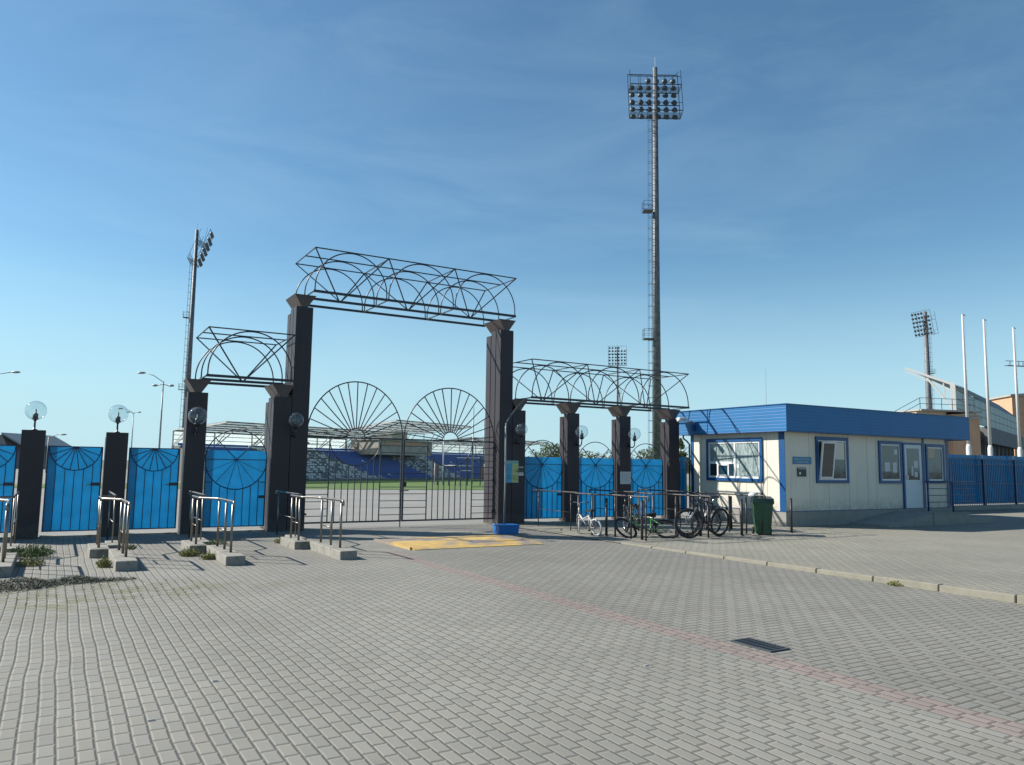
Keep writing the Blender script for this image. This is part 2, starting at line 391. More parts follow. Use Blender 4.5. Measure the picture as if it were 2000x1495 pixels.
sheet('playing_field', [(-12, 53.8, .02), (40, 41.1, .02), (92, 104, .02), (8.5, 62.3, .02)], 'grass')

# ---------------------------------------------------------------- gate pillars
Y0 = 18.9
def pillar(x0, x1, H, d, label, cap=True):
    cx = (x0+x1)/2; hw = (x1-x0)/2-.003
    t = thing('gate_pillar', label, 'pillar', (cx, Y0, 0), 0, 'dark clad pillars of the gateway')
    b = MB(); n = 3 if d > .5 else 2; g = .03; s = (d-g*(n-1))/n
    for k in range(n):
        a = k*(s+g); top = H-(.0 if k < n-1 else .10)
        b.box(-hw, hw, a, a+s, 0, top, .008)
    b.build('cladding', 'clad', t)
    MB().box(-hw+.035, hw-.035, .02, d-.02, .01, H-.12).build('core', 'clad_in', t)
    if cap:
        c = MB(); z0, z1 = H+.002, H+.30; wt, wb = .27, .075; y0, y1 = -.02, max(d, .55)+.06
        c.hexa([(-wb, .02, z0), (wb, .02, z0), (wb, y1-.08, z0), (-wb, y1-.08, z0)], [(-wt, y0, z1), (wt, y0, z1), (wt, y1, z1), (-wt, y1, z1)])
        c.build('capital', 'cap', t)
    return t
pillar(-.69, -.25, 2.24, .42, 'short dark pillar carrying a globe lamp, leftmost pillar in view', False)
pillar(.87, 1.31, 2.24, .42, 'short dark pillar with a globe lamp on top, between the two blue rising sun gates', False)
pillar(2.47, 2.91, 3.22, .42, 'dark pillar of middle height holding the left end of the single bay truss')
pillar(4.40, 4.838, 3.22, .84, 'dark pillar standing against the left side of the tallest gateway pillar')
pillar(4.842, 5.27, 5.50, .84, 'tallest dark pillar left of the open double gate')
pillar(10.66, 11.088, 5.50, .86, 'tall dark pillar right of the double gate with sunlit brown side')
pillar(11.092, 11.53, 3.22, .84, 'dark pillar with the yellow and blue poster, joined to the tall right pillar')
pillar(12.98, 13.42, 3.22, .42, 'free dark pillar behind the small white bicycle')
pillar(14.94, 15.38, 3.22, .42, 'dark pillar with a white paper notice taped to it')
pillar(16.95, 17.39, 3.22, .42, 'dark pillar next to the blue roofed kiosk')
# back pillars that carry the far side of the trusses are the same posts: depth reaches the truss centre

# ---------------------------------------------------------------- trusses over the gateway
YN, YF = 18.45, 20.30; YM = (YN+YF)/2
def truss(nodes, z0, z1, label):
    cx = (nodes[0]+nodes[-1])/2
    t = thing('arch_truss', label, 'truss', (cx, YM, z0), 0, 'wrought iron trusses over the gateway')
    T = Matrix.Translation((-cx, -YM, -z0))
    a, b = nodes[0], nodes[-1]
    for y in (YN, YM, YF):
        MB().box(a, b, y-.025, y+.025, z0-.03, z0+.03).xf(T).build('bottom_beam', 'iron', t)
        MB().bar((a, y, z1), (b, y, z1), .014).xf(T).build('top_bar', 'iron', t)
    for i, x in enumerate(nodes):
        MB().bar((x, YN, z1-.004), (x, YF, z1-.004), .012).xf(T).build('top_tie', 'iron', t)
        MB().bar((x, YN, z0-.012), (x, YF, z0-.012), .014).xf(T).build('bottom_tie', 'iron', t)
    for x, x2 in zip(nodes, nodes[1:]):
        c = (x+x2)/2; w = (x2-x)/2-.03; rz = min(w*1.02, z1-z0-.06); sz = z1-rz-.02
        for y in (YN, YM, YF):
            pts = [(c+w, y, z0)]+arc(c, sz, w, rz, 0, 180, 30, y)+[(c-w, y, z0)]
            MB().tube(pts, .016, 6).xf(T).build('arch', 'iron', t, True)
        s = MB()
        for xx, yy in ((x, YN), (x, YF), (x2, YN), (x2, YF)): s.bar((xx, yy, z1), (c+(.03 if xx == x2 else -.03), YM, z0+.02), .013)
        s.xf(T).build('strut', 'iron', t)
    return t
truss([2.77, 4.72], 3.58, 4.69, 'single bay iron arch truss on the left pillars, ending against the tall pillar')
truss([5.13, 7.05, 8.95, 10.88], 5.83, 6.92, 'highest iron arch truss spanning above the double gate')
truss([11.43, 13.38, 15.37, 17.40], 3.57, 4.66, 'long low iron arch truss on the right ending above the kiosk corner')

# ---------------------------------------------------------------- wicket gates
YG = 19.1
def sun_gate(x0, x1, label):
    cx = (x0+x1)/2; w = x1-x0; t = thing('wicket_gate', label, 'gate', (cx, YG, 0), 0, 'blue wicket gates with rising sun ironwork')
    h = w/2; zb, zt = .12, 1.92
    MB().box(-h+.01, h-.01, .012, .018, zb, zt).build('panel', 'sheet', t)
    f = MB()
    for x in (-h+.012, h-.012): f.box(x-.014, x+.014, -.02, .008, zb, zt)
    for z in (zb, zt-.02): f.box(-h+.027, h-.027, -.019, .007, z, z+.022)
    f.build('frame', 'iron_navy', t)
    r = h-.03; MB().tube(arc(0, zt-.02, r, r, 180, 360, 28, -.008), .010, 6).build('sun_arc', 'iron_navy', t, True)
    s = MB()
    for k in range(1, 9):
        a = 180+20*k; s.bar((.03*cos(R(a)), -.006, zt-.02), (r*cos(R(a)), -.006, zt-.02+r*sin(R(a))), .009)
    s.build('sun_rays', 'iron_navy', t)
    s = MB()
    for k in range(1, 6):
        x = -h+w*k/6; zz = zt-.02-math.sqrt(max(r*r-x*x, 0)); s.bar((x, -.006, zb), (x, -.006, zz), .008)
    s.build('upright_bars', 'iron_navy', t)
    MB().box(h-.20, h-.03, -.03, .0, 1.08, 1.15).build('lock_plate', 'iron', t)
    MB().box(h-.27, h-.21, -.045, -.022, 1.09, 1.115).build('handle', 'leafy', t)
    MB().box(-h-.03, h+.03, -.05, .45, .0, .035).build('threshold', 'concrete', t)
    return t
sun_gate(-1.82, -.74, 'blue rising sun gate cut off by the left picture edge')
sun_gate(-.20, .84, 'blue rising sun gate between the two short pillars with globe lamps')
sun_gate(1.35, 2.40, 'blue rising sun gate next to the pillar of the single bay truss')
def wheel_gate(cx, label, hw=.7):
    t = thing('wicket_gate', label, 'gate', (cx, YG, 0), 0, 'blue wicket gates with iron wheel')
    zc, r, zb, zt = 1.69, hw, .12, 1.90
    MB().box(-hw+.01, hw-.01, .012, .018, zb, zt).build('panel', 'sheet', t)
    MB().tube(arc(0, zc, r, r, 0, 360*47/48, 47, -.005), .012, 6, True).build('wheel_ring', 'iron_navy', t, True)
    s = MB()
    for a in (45, 135, 0, 180): s.bar((0, -.005, zc), (r*cos(R(a)), -.005, zc+r*sin(R(a))), .010)
    for a in (205, 230, 255, 285, 310, 335): s.bar((0, -.003, zc), (r*cos(R(a)), -.003, zc+r*sin(R(a))), .005)
    s.build('wheel_spokes', 'iron_navy', t)
    f = MB()
    for x in (-hw+.012, hw-.012): f.box(x-.013, x+.013, -.02, .008, zb, zc)
    f.box(-hw+.026, hw-.026, -.019, .007, zb, zb+.022)
    f.box(-hw+.026, -hw+.14, -.018, .006, 1.15, 1.17); f.box(hw-.14, hw-.026, -.018, .006, 1.15, 1.17)
    f.build('frame', 'iron_navy', t)
    s = MB()
    for k in range(1, 8):
        x = -hw+2*hw*k/8; s.bar((x, -.006, zb), (x, -.006, zc-math.sqrt(r*r-x*x)), .008)
    s.build('upright_bars', 'iron_navy', t)
    MB().box(hw-.16, hw-.028, -.03, .0, .78, .85).build('lock_plate', 'iron', t)
    MB().box(-hw-.02, hw+.02, -.05, .45, .0, .035).build('threshold', 'concrete', t)
wheel_gate(3.65, 'blue gate with iron wheel under the single bay truss on the left')
wheel_gate(12.24, 'blue gate with iron wheel beside the poster pillar')
wheel_gate(14.17, 'blue gate with iron wheel between the white bicycle pillar and the notice pillar')
wheel_gate(16.15, 'blue gate with iron wheel nearest to the kiosk')

# ---------------------------------------------------------------- double gate
def leaf(x0, x1, label, flip):
    cx = (x0+x1)/2; hw = (x1-x0)/2; yg = 19.15
    t = thing('gate_leaf', label, 'gate', (cx, yg, 0), 0, 'leaves of the double gate')
    zb, zt = .14, 2.29; rx, rz = hw-.01, 1.45; hub = .24; rl = .68
    MB().tube(arc(0, zt, rx, rz, 0, 180, 40, 0), .016, 6).build('sun_arc', 'iron', t, True)
    MB().tube(arc(0, zt, hub, hub, 0, 180, 16, 0), .014, 6).build('sun_hub', 'iron', t, True)
    s = MB()
    for k in range(0, 15):
        a = R(6+k*12); s.bar((hub*cos(a), 0, zt+hub*sin(a)), (rx*cos(a), 0, zt+rz*sin(a)), .012)
    s.build('sun_rays', 'iron', t)
    f = MB()
    for x in (-hw+.02, hw-.02): f.box(x-.02, x+.02, -.02, .02, zb, zt)
    for x in (-rl, rl): f.box(x-.013, x+.013, -.013, .013, zb+.041, zt-.02)
    f.box(-hw+.041, hw-.041, -.019, .019, zt-.02, zt+.02); f.box(-hw+.041, hw-.041, -.019, .019, zb, zb+.04)
    f.build('frame', 'iron', t)
    MB().tube(arc(0, zt-.03, rl, rl, 180, 360, 28, 0), .013, 6).build('lower_arc', 'iron', t, True)
    s = MB()
    for k in range(1, 8):
        x = -rl+2*rl*k/8; s.bar((x, 0, zb+.03), (x, 0, zt-.03-math.sqrt(rl*rl-x*x)), .0105)
    s.build('upright_bars', 'iron', t)
    s = MB()
    for k in range(1, 12):
        z = zb+(zt-zb)*k/12
        s.bar((-hw+.03, 0, z), (-rl, 0, z), .009)
    s.build('rung_panel', 'iron', t); s = MB()
    for k in range(1, 12):
        z = zb+(zt-zb)*k/12; s.bar((rl, 0, z), (hw-.03, 0, z), .009)
    s.build('rung_panel', 'iron', t)
    hx = -hw if not flip else hw
    for z in (.35, 1.2, 2.1): MB().box(min(hx, hx+(.06 if not flip else -.06))-.02, max(hx, hx+(.06 if not flip else -.06))+.02, -.05, -.021, z, z+.05).build('hinge', 'iron', t)
    if flip:
        MB().box(-hw+.0, -hw+.10, -.05, -.021, 1.05, 1.17).build('lock', 'black', t)
        MB().bar((-hw-.10, -.05, .93), (-hw+.16, -.05, .95), .012).build('bolt', 'iron', t)
    else:
        MB().bar((hw-.03, -.03, 0), (hw-.03, -.03, .5), .012).build('drop_bolt', 'steel_dark', t)
leaf(5.285, 7.865, 'left leaf of the dark double gate with a big half sun on top', False)
leaf(7.885, 10.645, 'right leaf of the dark double gate with padlock and half sun', True)

# ---------------------------------------------------------------- globe lamps
def globe_lamp(x, label, kind, z=2.66, r=.205):
    if kind == 'top':
        t = thing('globe_lamp', label, 'lamp', (x, 19.15, 2.242), 0, 'clear globe lamps of the gateway'); zc = z-2.242
        MB().lathe([(.0, 0), (.06, 0), (.06, .015), (.02, .03), (.018, zc-r-.02), (.055, zc-r+.02), (.07, zc-r+.045), (0, zc-r+.05)], n=14).build('stem', 'iron', t, True)
        c = (0, 0, zc)
    else:
        t = thing('globe_lamp', label, 'lamp', (x, Y0, z-.42), 0, 'clear globe lamps of the gateway'); zc = .42
        pts = [(0, -.01, .08), (0, -.10, .02), (0, -.20, .0), (0, -.28, .05), (0, -.30, .13), (0, -.30, .42-r-.0)]
        MB().tube(pts, .018, 8).box(-.04, .04, -.02, 0, .02, .14).build('bracket', 'iron', t, True)
        MB().lathe([(0, -.02), (.045, -.02), (.07, .02), (.07, .045), (0, .05)], (0, -.30, .42-r-.01), 14).build('holder', 'black', t, True)
        c = (0, -.30, zc)
    g = MB().sphere(c, r, 24).build('globe', 'globe', t, True)
    MB().lathe([(0, 0), (.05, 0), (.05, .10), (.018, .11), (.016, .19), (0, .20)], (c[0], c[1], c[2]-r+.04), 12).build('socket', 'galv_d', t, True)
globe_lamp(-.47, 'clear globe lamp on top of the leftmost pillar', 'top')
globe_lamp(1.09, 'clear globe lamp on top of the pillar between the two rising sun gates', 'top')
globe_lamp(2.66, 'clear globe lamp on the front of the left truss pillar', 'wall')
globe_lamp(4.88, 'clear globe lamp on the double pillar left of the big gate', 'wall', r=.18)
globe_lamp(11.20, 'clear globe lamp on the poster pillar right of the big gate', 'wall', r=.18)
globe_lamp(13.29, 'clear globe lamp on the pillar behind the white bicycle', 'wall', r=.19)
globe_lamp(15.28, 'clear globe lamp on the pillar with the paper notice', 'wall', r=.19)

# ---------------------------------------------------------------- zigzag rails
def rail(x0, label, plinth, m):
    t = thing('queue_rail', label, 'railing', (x0, 13.3, 0), 0, 'zigzag queue rails in front of the gates')
    T = Matrix.Translation((0, -13.3, 0)); zt = .98; base = .148 if plinth else .0; j = -.28
    def rnd(pts, r=.05):
        out = [Vector(pts[0])]
        for a, b, c in zip(pts, pts[1:], pts[2:]):
            a, b, c = Vector(a), Vector(b), Vector(c); u = (a-b).normalized()*r; v = (c-b).normalized()*r
            for q in (0, .25, .5, .75, 1): out.append((b+u)*(1-q)**2+b*2*q*(1-q)+(b+v)*q*q)
        out.append(Vector(pts[-1])); return out
    top = [(0, 18.25, zt-.09), (0, 18.25, zt), (0, 16.15, zt), (j, 15.85, zt), (j, 15.05, zt), (0, 14.7, zt), (.03, 13.45, zt), (.03, 13.45, zt-.09)]
    MB().tube(rnd(top), .021, 8).xf(T).build('handrail', m, t, True)
    zm = .47
    MB().tube([(0, 18.0, zm), (0, 16.5, zm)], .009, 6).tube([(j, 15.7, zm), (j, 15.15, zm)], .011, 6).tube([(0, 14.62, zm), (.02, 14.05, zm)], .011, 6).xf(T).build('middle_rail', m, t, True)
    for x, y in ((0, 18.0), (0, 16.45), (j, 15.72), (j, 15.15), (0, 14.62), (.02, 14.06), (.03, 13.55)):
        thick = .021 if y < 16.4 else .014
        MB().tube([(x, y, base if y < 16.4 else 0), (x, y, zt-.045)], thick, 10).tube([(x, y, zt-.045), (x, y, zt)], .008, 6).xf(T).build('post', m, t, True)
    if plinth:
        p = MB()
        for a, b, c, d, h in ((-.14, .16, 13.0, 14.88, .148), (j-.14, j+.16, 14.885, 15.98, .146), (-.10, .12, 15.985, 16.9, .10)):
            p.box(a, b, c, d, -.02, h, .012)
        p.xf(T).build('concrete_plinth', 'concrete', t)
for x, l in ((-.62, 'steel zigzag rail on a concrete plinth at the left picture edge'), (.98, 'steel zigzag rail on a plinth before the pillar between the rising sun gates'),
             (2.54, 'steel zigzag rail on a weedy plinth below the left truss pillar'), (4.40, 'steel zigzag rail on a plinth nearest to the double gate')):
    rail(x, l, True, 'steel')
for x, l in ((11.42, 'dark steel rail running out from the poster pillar behind the white bicycle'), (13.32, 'dark steel rail behind the green bicycle'),
             (15.15, 'dark steel rail reaching towards the green bin')):
    rail(x, l, False, 'steel_dark')
b0 = None
for x, y, l in ((11.36, 14.88, 'dark post right beside the white bicycle'), (11.53, 13.78, 'dark post standing in front of the green bicycle'),
             (12.74, 13.98, 'dark post seen through the front wheel of the black bicycle'), (13.52, 13.98, 'dark post seen behind the rear wheel of the black bicycle'),
             (14.65, 13.73, 'dark post just left of the green bin'), (15.82, 15.2, 'dark post behind the rails left of the bin'), (16.5, 13.77, 'lone dark post at the kiosk corner right of the bin')):
    if b0 is None:
        b0 = thing('bollard', l, 'bollard', (x, y, .012), 0, 'dark posts by the bicycles')
        MB().tube([(0, 0, 0), (0, 0, .86)], .032, 14).build('shaft', 'steel_dark', b0, True)
        MB().lathe([(.031, .86), (.034, .862), (.03, .885), (0, .892)], n=14).build('cap', 'black', b0, True)
        MB().lathe([(.055, 0), (.055, .008), (.034, .012)], n=14).build('foot', 'steel_dark', b0, True)
    else:
        c = copy_tree(b0); c.location = (x, y, .012); c['label'] = l

# ---------------------------------------------------------------- bicycles
def bicycle(label, loc, heading, lean, Rw, wb, frame_m, tyre_m='rubber', steer=0, sc=1.0, small=False, pitch=0, group='bicycles left at the rails'):
    """local +x forward; lean rolls about the ground line through the wheels"""
    t = thing('bicycle', label, 'bicycle', loc, 0, group)
    t.matrix_world = Matrix.Translation(loc) @ Matrix.Rotation(heading, 4, 'Z') @ Matrix.Rotation(pitch, 4, 'Y') @ Matrix.Rotation(lean, 4, 'X')
    tw = .024*sc if not small else .022
    def wheel(cx, T):
        ty = MB().tube([(cx+(Rw-tw)*cos(2*PI*k/40), 0, Rw+(Rw-tw)*sin(2*PI*k/40)) for k in range(40)], tw, 8, True).xf(T).build('wheel', tyre_m, t, True)
        MB().tube([(cx+(Rw-tw*2.3)*cos(2*PI*k/40), 0, Rw+(Rw-tw*2.3)*sin(2*PI*k/40)) for k in range(40)], tw*.45, 6, True).xf(T).build('rim', 'chrome' if small else 'steel_dark', ty, True)
        sp = MB()
        for k in range(20):
            a = 2*PI*k/20; h = .035*(1 if k % 2 else -1)
            sp.tube([(cx+.015*cos(a+.6), h, Rw+.015*sin(a+.6)), (cx+(Rw-tw*2.4)*cos(a), 0, Rw+(Rw-tw*2.4)*sin(a))], .0018, 4)
        sp.tube([(cx, -.05, Rw), (cx, .05, Rw)], .016, 8); sp.xf(T).build('spokes', 'galv', ty)
    I = Matrix.Identity(4)
    wheel(0, I)                                            # rear hub at x=0
    bb = (wb*.40, 0, Rw*.82); st = (wb*.30, 0, Rw+wb*.42); hd_t = (wb*.78, 0, Rw+wb*.52); hd_b = (wb*.83, 0, Rw+wb*.34)
    if small: hd_t = (wb*.76, 0, Rw+wb*.62); hd_b = (wb*.80, 0, Rw+wb*.40); st = (wb*.28, 0, Rw+wb*.38)
    fr = MB(); tr = .017*sc
    fr.tube([bb, hd_b], tr*1.15, 8); fr.tube([st, hd_t if not small else (wb*.60, 0, Rw+wb*.25)], tr, 8); fr.tube([bb, st], tr, 8); fr.tube([hd_b, hd_t], tr*1.3, 8)
    for s in (-1, 1):
        fr.tube([(bb[0], s*.03, bb[2]), (0, s*.06, Rw)], tr*.6, 6); fr.tube([(st[0], s*.02, st[2]-.04), (0, s*.06, Rw)], tr*.5, 6)
    fr.build('frame', frame_m, t, True)
    piv = Vector(hd_b); ax = (Vector(hd_t)-piv).normalized()
    S = Matrix.Translation(piv) @ Matrix.Rotation(steer, 4, ax) @ Matrix.Translation(-piv)
    wheel(wb, S)
    fk = MB()
    for s in (-1, 1): fk.tube([(hd_b[0], s*.045, hd_b[2]-.01), (wb-.03, s*.055, Rw+.12), (wb, s*.055, Rw)], tr*.75, 6)
    fk.tube([(hd_b[0], -.05, hd_b[2]-.01), (hd_b[0], .05, hd_b[2]-.01)], tr*.9, 6)
    fk.xf(S).build('fork', 'chrome' if frame_m != 'bikek' else 'galv', t, True)
    ht = Vector(hd_t)+ax*.10
    hb = MB(); hb.tube([hd_t, tuple(ht), (ht.x+.04, 0, ht.z+.02)], .013, 8)
    bw = .29*sc if not small else .22
    hb.tube([(ht.x-.05, -bw, ht.z+.05), (ht.x+.02, -bw*.5, ht.z+.04), (ht.x+.04, 0, ht.z+.02), (ht.x+.02, bw*.5, ht.z+.04), (ht.x-.05, bw, ht.z+.05)], .011, 8)
    hb = hb.xf(S).build('handlebar', 'black' if not small else 'chrome', t, True)
    gp = MB()
    for s in (-1, 1): gp.tube([(ht.x-.02, s*bw*.68, ht.z+.044), (ht.x-.055, s*(bw+.01), ht.z+.051)], .017, 8)
    gp.xf(S).build('grips', 'black', hb, True)
    sx = st[0]-.03; sz = st[2]+(.14 if not small else .10)
    MB().tube([st, (sx, 0, sz)], .013, 8).build('seat_post', 'chrome', t, True)
    MB().hexa([(sx-.12, -.07, sz), (sx+.14, -.018, sz), (sx+.14, .018, sz), (sx-.12, .07, sz)], [(sx-.12, -.06, sz+.05), (sx+.14, -.014, sz+.035), (sx+.14, .014, sz+.035), (sx-.12, .06, sz+.05)]).build('saddle', 'black', t)
    cr_ = MB(); rr = .085*sc if not small else .06
    cr_.tube([(bb[0]+rr*cos(2*PI*k/24), -.045, bb[2]+rr*sin(2*PI*k/24)) for k in range(24)], .006, 5, True)
    for k in range(5): cr_.tube([(bb[0], -.045, bb[2]), (bb[0]+rr*cos(1.26*k), -.045, bb[2]+rr*sin(1.26*k))], .005, 4)
    cr_.tube([(bb[0], -.07, bb[2]), (bb[0], .07, bb[2])], .014, 8)
    cl = .17*sc if not small else .12
    cr_.tube([(bb[0], -.065, bb[2]), (bb[0]+cl*.6, -.07, bb[2]-cl*.75)], .009, 6); cr_.tube([(bb[0], .065, bb[2]), (bb[0]-cl*.6, .07, bb[2]+cl*.75)], .009, 6)
    cr_.tube([(0, -.045, Rw+.04), (bb[0], -.045, bb[2]+rr)], .005, 4); cr_.tube([(0, -.045, Rw-.04), (bb[0], -.045, bb[2]-rr)], .005, 4)
    cr_.build('crankset', 'galv_d', t)
    pd = MB()
    pd.box(bb[0]+cl*.6-.04, bb[0]+cl*.6+.04, -.16, -.075, bb[2]-cl*.75-.01, bb[2]-cl*.75+.01); pd.box(bb[0]-cl*.6-.04, bb[0]-cl*.6+.04, .075, .16, bb[2]+cl*.75-.01, bb[2]+cl*.75+.01)
    pd.build('pedals', 'black', t)
    if not small:
        mg = MB()
        for k in range(8):
            a, a2 = R(20+k*14), R(20+(k+1)*14); q = Rw+.03
            mg.hexa([(q*cos(a), -.03, Rw+q*sin(a)), (q*cos(a2), -.03, Rw+q*sin(a2)), (q*cos(a2), .03, Rw+q*sin(a2)), (q*cos(a), .03, Rw+q*sin(a))],
                    [(q*cos(a)*1.012, -.03, Rw+q*sin(a)*1.012), (q*cos(a2)*1.012, -.03, Rw+q*sin(a2)*1.012), (q*cos(a2)*1.012, .03, Rw+q*sin(a2)*1.012), (q*cos(a)*1.012, .03, Rw+q*sin(a)*1.012)])
        mg.build('mudguard', 'black', t)
    return t
bicycle("small white children's bicycle with white tyres leaning on the rail", (11.16, 14.98, .012), R(96), R(-9), .205, .70, 'bikew', 'rubber_w', steer=R(-42), small=True)
bicycle('green bicycle slumped low against the rail', (12.36, 13.80, .012), R(152), R(56), .31, .98, 'bikeg', steer=R(25))
bicycle('black bicycle parked side on, nearest to the road', (13.86, 13.72, .012), R(186), R(-6), .345, 1.08, 'bikek', steer=R(-36))
bicycle('second black bicycle parked behind the nearest one', (14.35, 14.35, .012), R(190), R(6), .32, 1.04, 'bikek', steer=R(-30))
bicycle('dark bicycle standing in the shade between two pillars', (13.30, 16.1, .012), R(215), R(6), .32, 1.02, 'bikek', steer=R(30))

# ---------------------------------------------------------------- wheelie bin
t = thing('wheelie_bin', 'green wheelie bin with rubbish on its closed dark lid', 'bin', (15.33, 13.68, .012), R(-42))
t.scale = (.93, .93, .90)
b = MB(); b.hexa([(-.19, -.2, .03), (.19, -.2, .03), (.19, .17, .03), (-.19, .17, .03)], [(-.255, -.27, .88), (.255, -.27, .88), (.255, .29, .88), (-.255, .29, .88)])
bmesh.ops.bevel(b.bm, geom=b.bm.edges[:], offset=.025, segments=2, affect='EDGES')
for x in (-.15, 0, .15): b.hexa([(x-.012, -.225, .12), (x+.012, -.225, .12), (x+.012, -.2, .12), (x-.012, -.2, .12)], [(x-.012, -.275, .80), (x+.012, -.275, .80), (x+.012, -.255, .80), (x-.012, -.255, .80)])
b.box(-.275, .275, -.29, .30, .85, .885, .008).build('body', 'bin', t)
MB().hexa([(-.28, -.30, .887), (.28, -.30, .887), (.28, .32, .887), (-.28, .32, .887)], [(-.27, -.29, 1.0), (.27, -.29, 1.0), (.25, .27, 1.05), (-.25, .27, 1.05)]).build('lid', 'binlid', t)
MB().tube([(-.26, .31, .90), (-.26, .37, .90), (.26, .37, .90), (.26, .31, .90)], .014, 8).build('handle', 'black', t, True)
for s in (-1, 1): MB().lathe([(0, -.025), (.09, -.025), (.1, -.015), (.1, .015), (.09, .025), (0, .025)], n=18).xf(Matrix.Translation((s*.225, .20, .10)) @ Matrix.Rotation(PI/2, 4, 'Y')).build('wheel', 'rubber', t)
bg_ = MB().sphere((0, 0, 0), .12, 10)
for v in bg_.bm.verts: v.co += Vector([random.uniform(-.025, .025) for _ in range(3)]); v.co.z *= .55
bg_ = bg_.build('rubbish_bag', 'bag', None, True); bg_.location = (15.22, 13.85, .99); tag(bg_, 'crumpled white bag lying on the lid of the green bin', 'bag')
bt = MB().lathe([(0, 0), (.032, 0), (.035, .02), (.035, .11), (.015, .15), (.014, .175), (0, .178)], n=12).build('bottle', 'black', None, True); bt.location = (15.30, 13.66, .935)
tag(bt, 'dark bottle standing on the lid of the green bin', 'bottle')

# ---------------------------------------------------------------- blue box with pole, ramp, drain, notices
t = thing('weighted_box', 'blue plastic box weighting the foot of the thin pole', 'box', (9.45, 16.35, 0), R(-6))
MB().hexa([(-.25, -.17, 0), (.25, -.17, 0), (.25, .17, 0), (-.25, .17, 0)], [(-.27, -.19, .20), (.27, -.19, .20), (.27, .19, .20), (-.27, .19, .20)]).build('tub', 'bluebox', t)
MB().box(-.285, .285, -.205, .205, .20, .225, .006).build('rim', 'bluebox', t)
t = thing('cable_pole', 'thin grey pole rising from the blue box and bending to the truss', 'pole', (9.38, 16.33, .226))
P0_ = Vector((9.38, 16.33, .226))
MB().tube([Vector(p)-P0_ for p in ((9.38, 16.33, .226), (9.40, 16.33, 1.2), (9.40, 16.34, 2.55), (9.43, 16.38, 2.66))], .022, 8).build('shaft', 'galv', t, True)
MB().tube([Vector(p)-P0_ for p in ((9.43, 16.38, 2.66), (9.75, 16.75, 2.86), (10.4, 17.5, 3.18), (11.1, 18.2, 3.50), (11.43, 18.46, 3.56))], .018, 8).build('flexible_conduit', 'galv_d', t, True)

t = thing('loading_ramp', 'worn yellow steel ramp plate lying before the double gate', 'ramp', (7.5, 15.0, 0))
rm = MB(); xs = [-1.50, -.75, 0, .70, 1.45]; pr = [(-1.12, .012), (-.95, .035), (-.35, .065), (.35, .065), (.95, .035), (1.12, .012)]
for a, c in zip(xs, xs[1:]):
    for (y1, z1), (y2, z2) in zip(pr, pr[1:]):
        e = .004
        rm.hexa([(a+e, y1, 0), (c-e, y1, 0), (c-e, y2, 0), (a+e, y2, 0)], [(a+e, y1, z1), (c-e, y1, z1), (c-e, y2, z2), (a+e, y2, z2)])
rm.build('plate', 'yellow', t)
MB().box(-1.54, -1.502, -1.0, 1.0, .0, .05).build('side_rail', 'yellow', t)
t = thing('storm_drain', 'iron storm drain grate beside the red paver strip', 'drain', (5.79, 5.24, .002), 0)
DS = Matrix.Diagonal((.75, .66, 1, 1))
g = MB(); 
for k in range(11): g.box(-.15, .15, -.36+k*.068, -.36+k*.068+.026, .0, .012)
g.box(-.17, -.15, -.38, .36, .0, .013); g.box(.15, .17, -.38, .36, .0, .013); g.box(-.15, .15, -.38, -.361, .0, .013); g.box(-.15, .15, .346, .36, .0, .013)
g.xf(DS).build('grate', 'galv_d', t)
MB().box(-.149, .149, -.36, .345, -.001, .002).xf(DS).build('painted_pit_shade', 'black', t)  # flat black plate painting in the dark below the bars

def poster(name, label, x0, x1, z0, z1, strips, cat='sign', y=Y0-.006, m='paper'):
    t = thing(name, label, cat, ((x0+x1)/2, y, (z0+z1)/2)); w, h = (x1-x0)/2, (z1-z0)/2
    MB().box(-w, w, -.004, .0, -h, h).build('sheet', m, t)
    for (a, b_, c, d, mm, nm) in strips: MB().box(-w+2*w*a, -w+2*w*b_, -.0065, -.0042, -h+2*h*c, -h+2*h*d).build(nm, mm, t)
    return t
M['p_yel'] = mat('poster_yellow', (.46, .52, .24), .6); M['p_blu'] = mat('poster_blue', (.08, .34, .52), .6); M['p_mid'] = mat('poster_teal', (.22, .45, .45), .6)
M['p_ink'] = mat('poster_ink', (.05, .06, .06), .6); M['sgn'] = mat('sign_blue', (.07, .22, .42), .5)
poster('poster', 'yellow and blue poster on the dark pillar right of the big gate', 10.88, 11.30, 1.16, 1.78,
       [(.0, .50, .0, .86, 'p_blu', 'blue_field'), (.5, 1, .0, .86, 'p_yel', 'yellow_field'), (0, 1, .86, 1, 'p_mid', 'header'), (.80, .84, .50, .62, 'p_ink', 'mark'), (.84, .93, .48, .52, 'p_ink', 'mark'), (.93, .97, .5, .62, 'p_ink', 'mark'),
        (.55, .95, .30, .315, 'p_ink', 'text_line'), (.55, .92, .22, .235, 'p_ink', 'text_line'), (.55, .95, .14, .155, 'p_ink', 'text_line'), (.1, .42, .3, .32, 'paper', 'text_line'), (.1, .42, .2, .22, 'paper', 'text_line')])
poster('small_sign', 'small dark sign with white rules beside the yellow and blue poster', 11.31, 11.47, 1.36, 1.62,
       [(0, 1, .0, .24, 'paper', 'paper_strip'), (.05, .95, .30, .36, 'paper', 'rule'), (.05, .95, .86, .96, 'paper', 'rule')], m='p_ink')
poster('paper_notice', 'white printed notice taped to the right hand dark pillar', 14.95, 15.37, 1.12, 1.50,
       [(.12, .88, .86-.1*k, .875-.1*k, 'galv', 'text_line') for k in range(7)], 'notice')

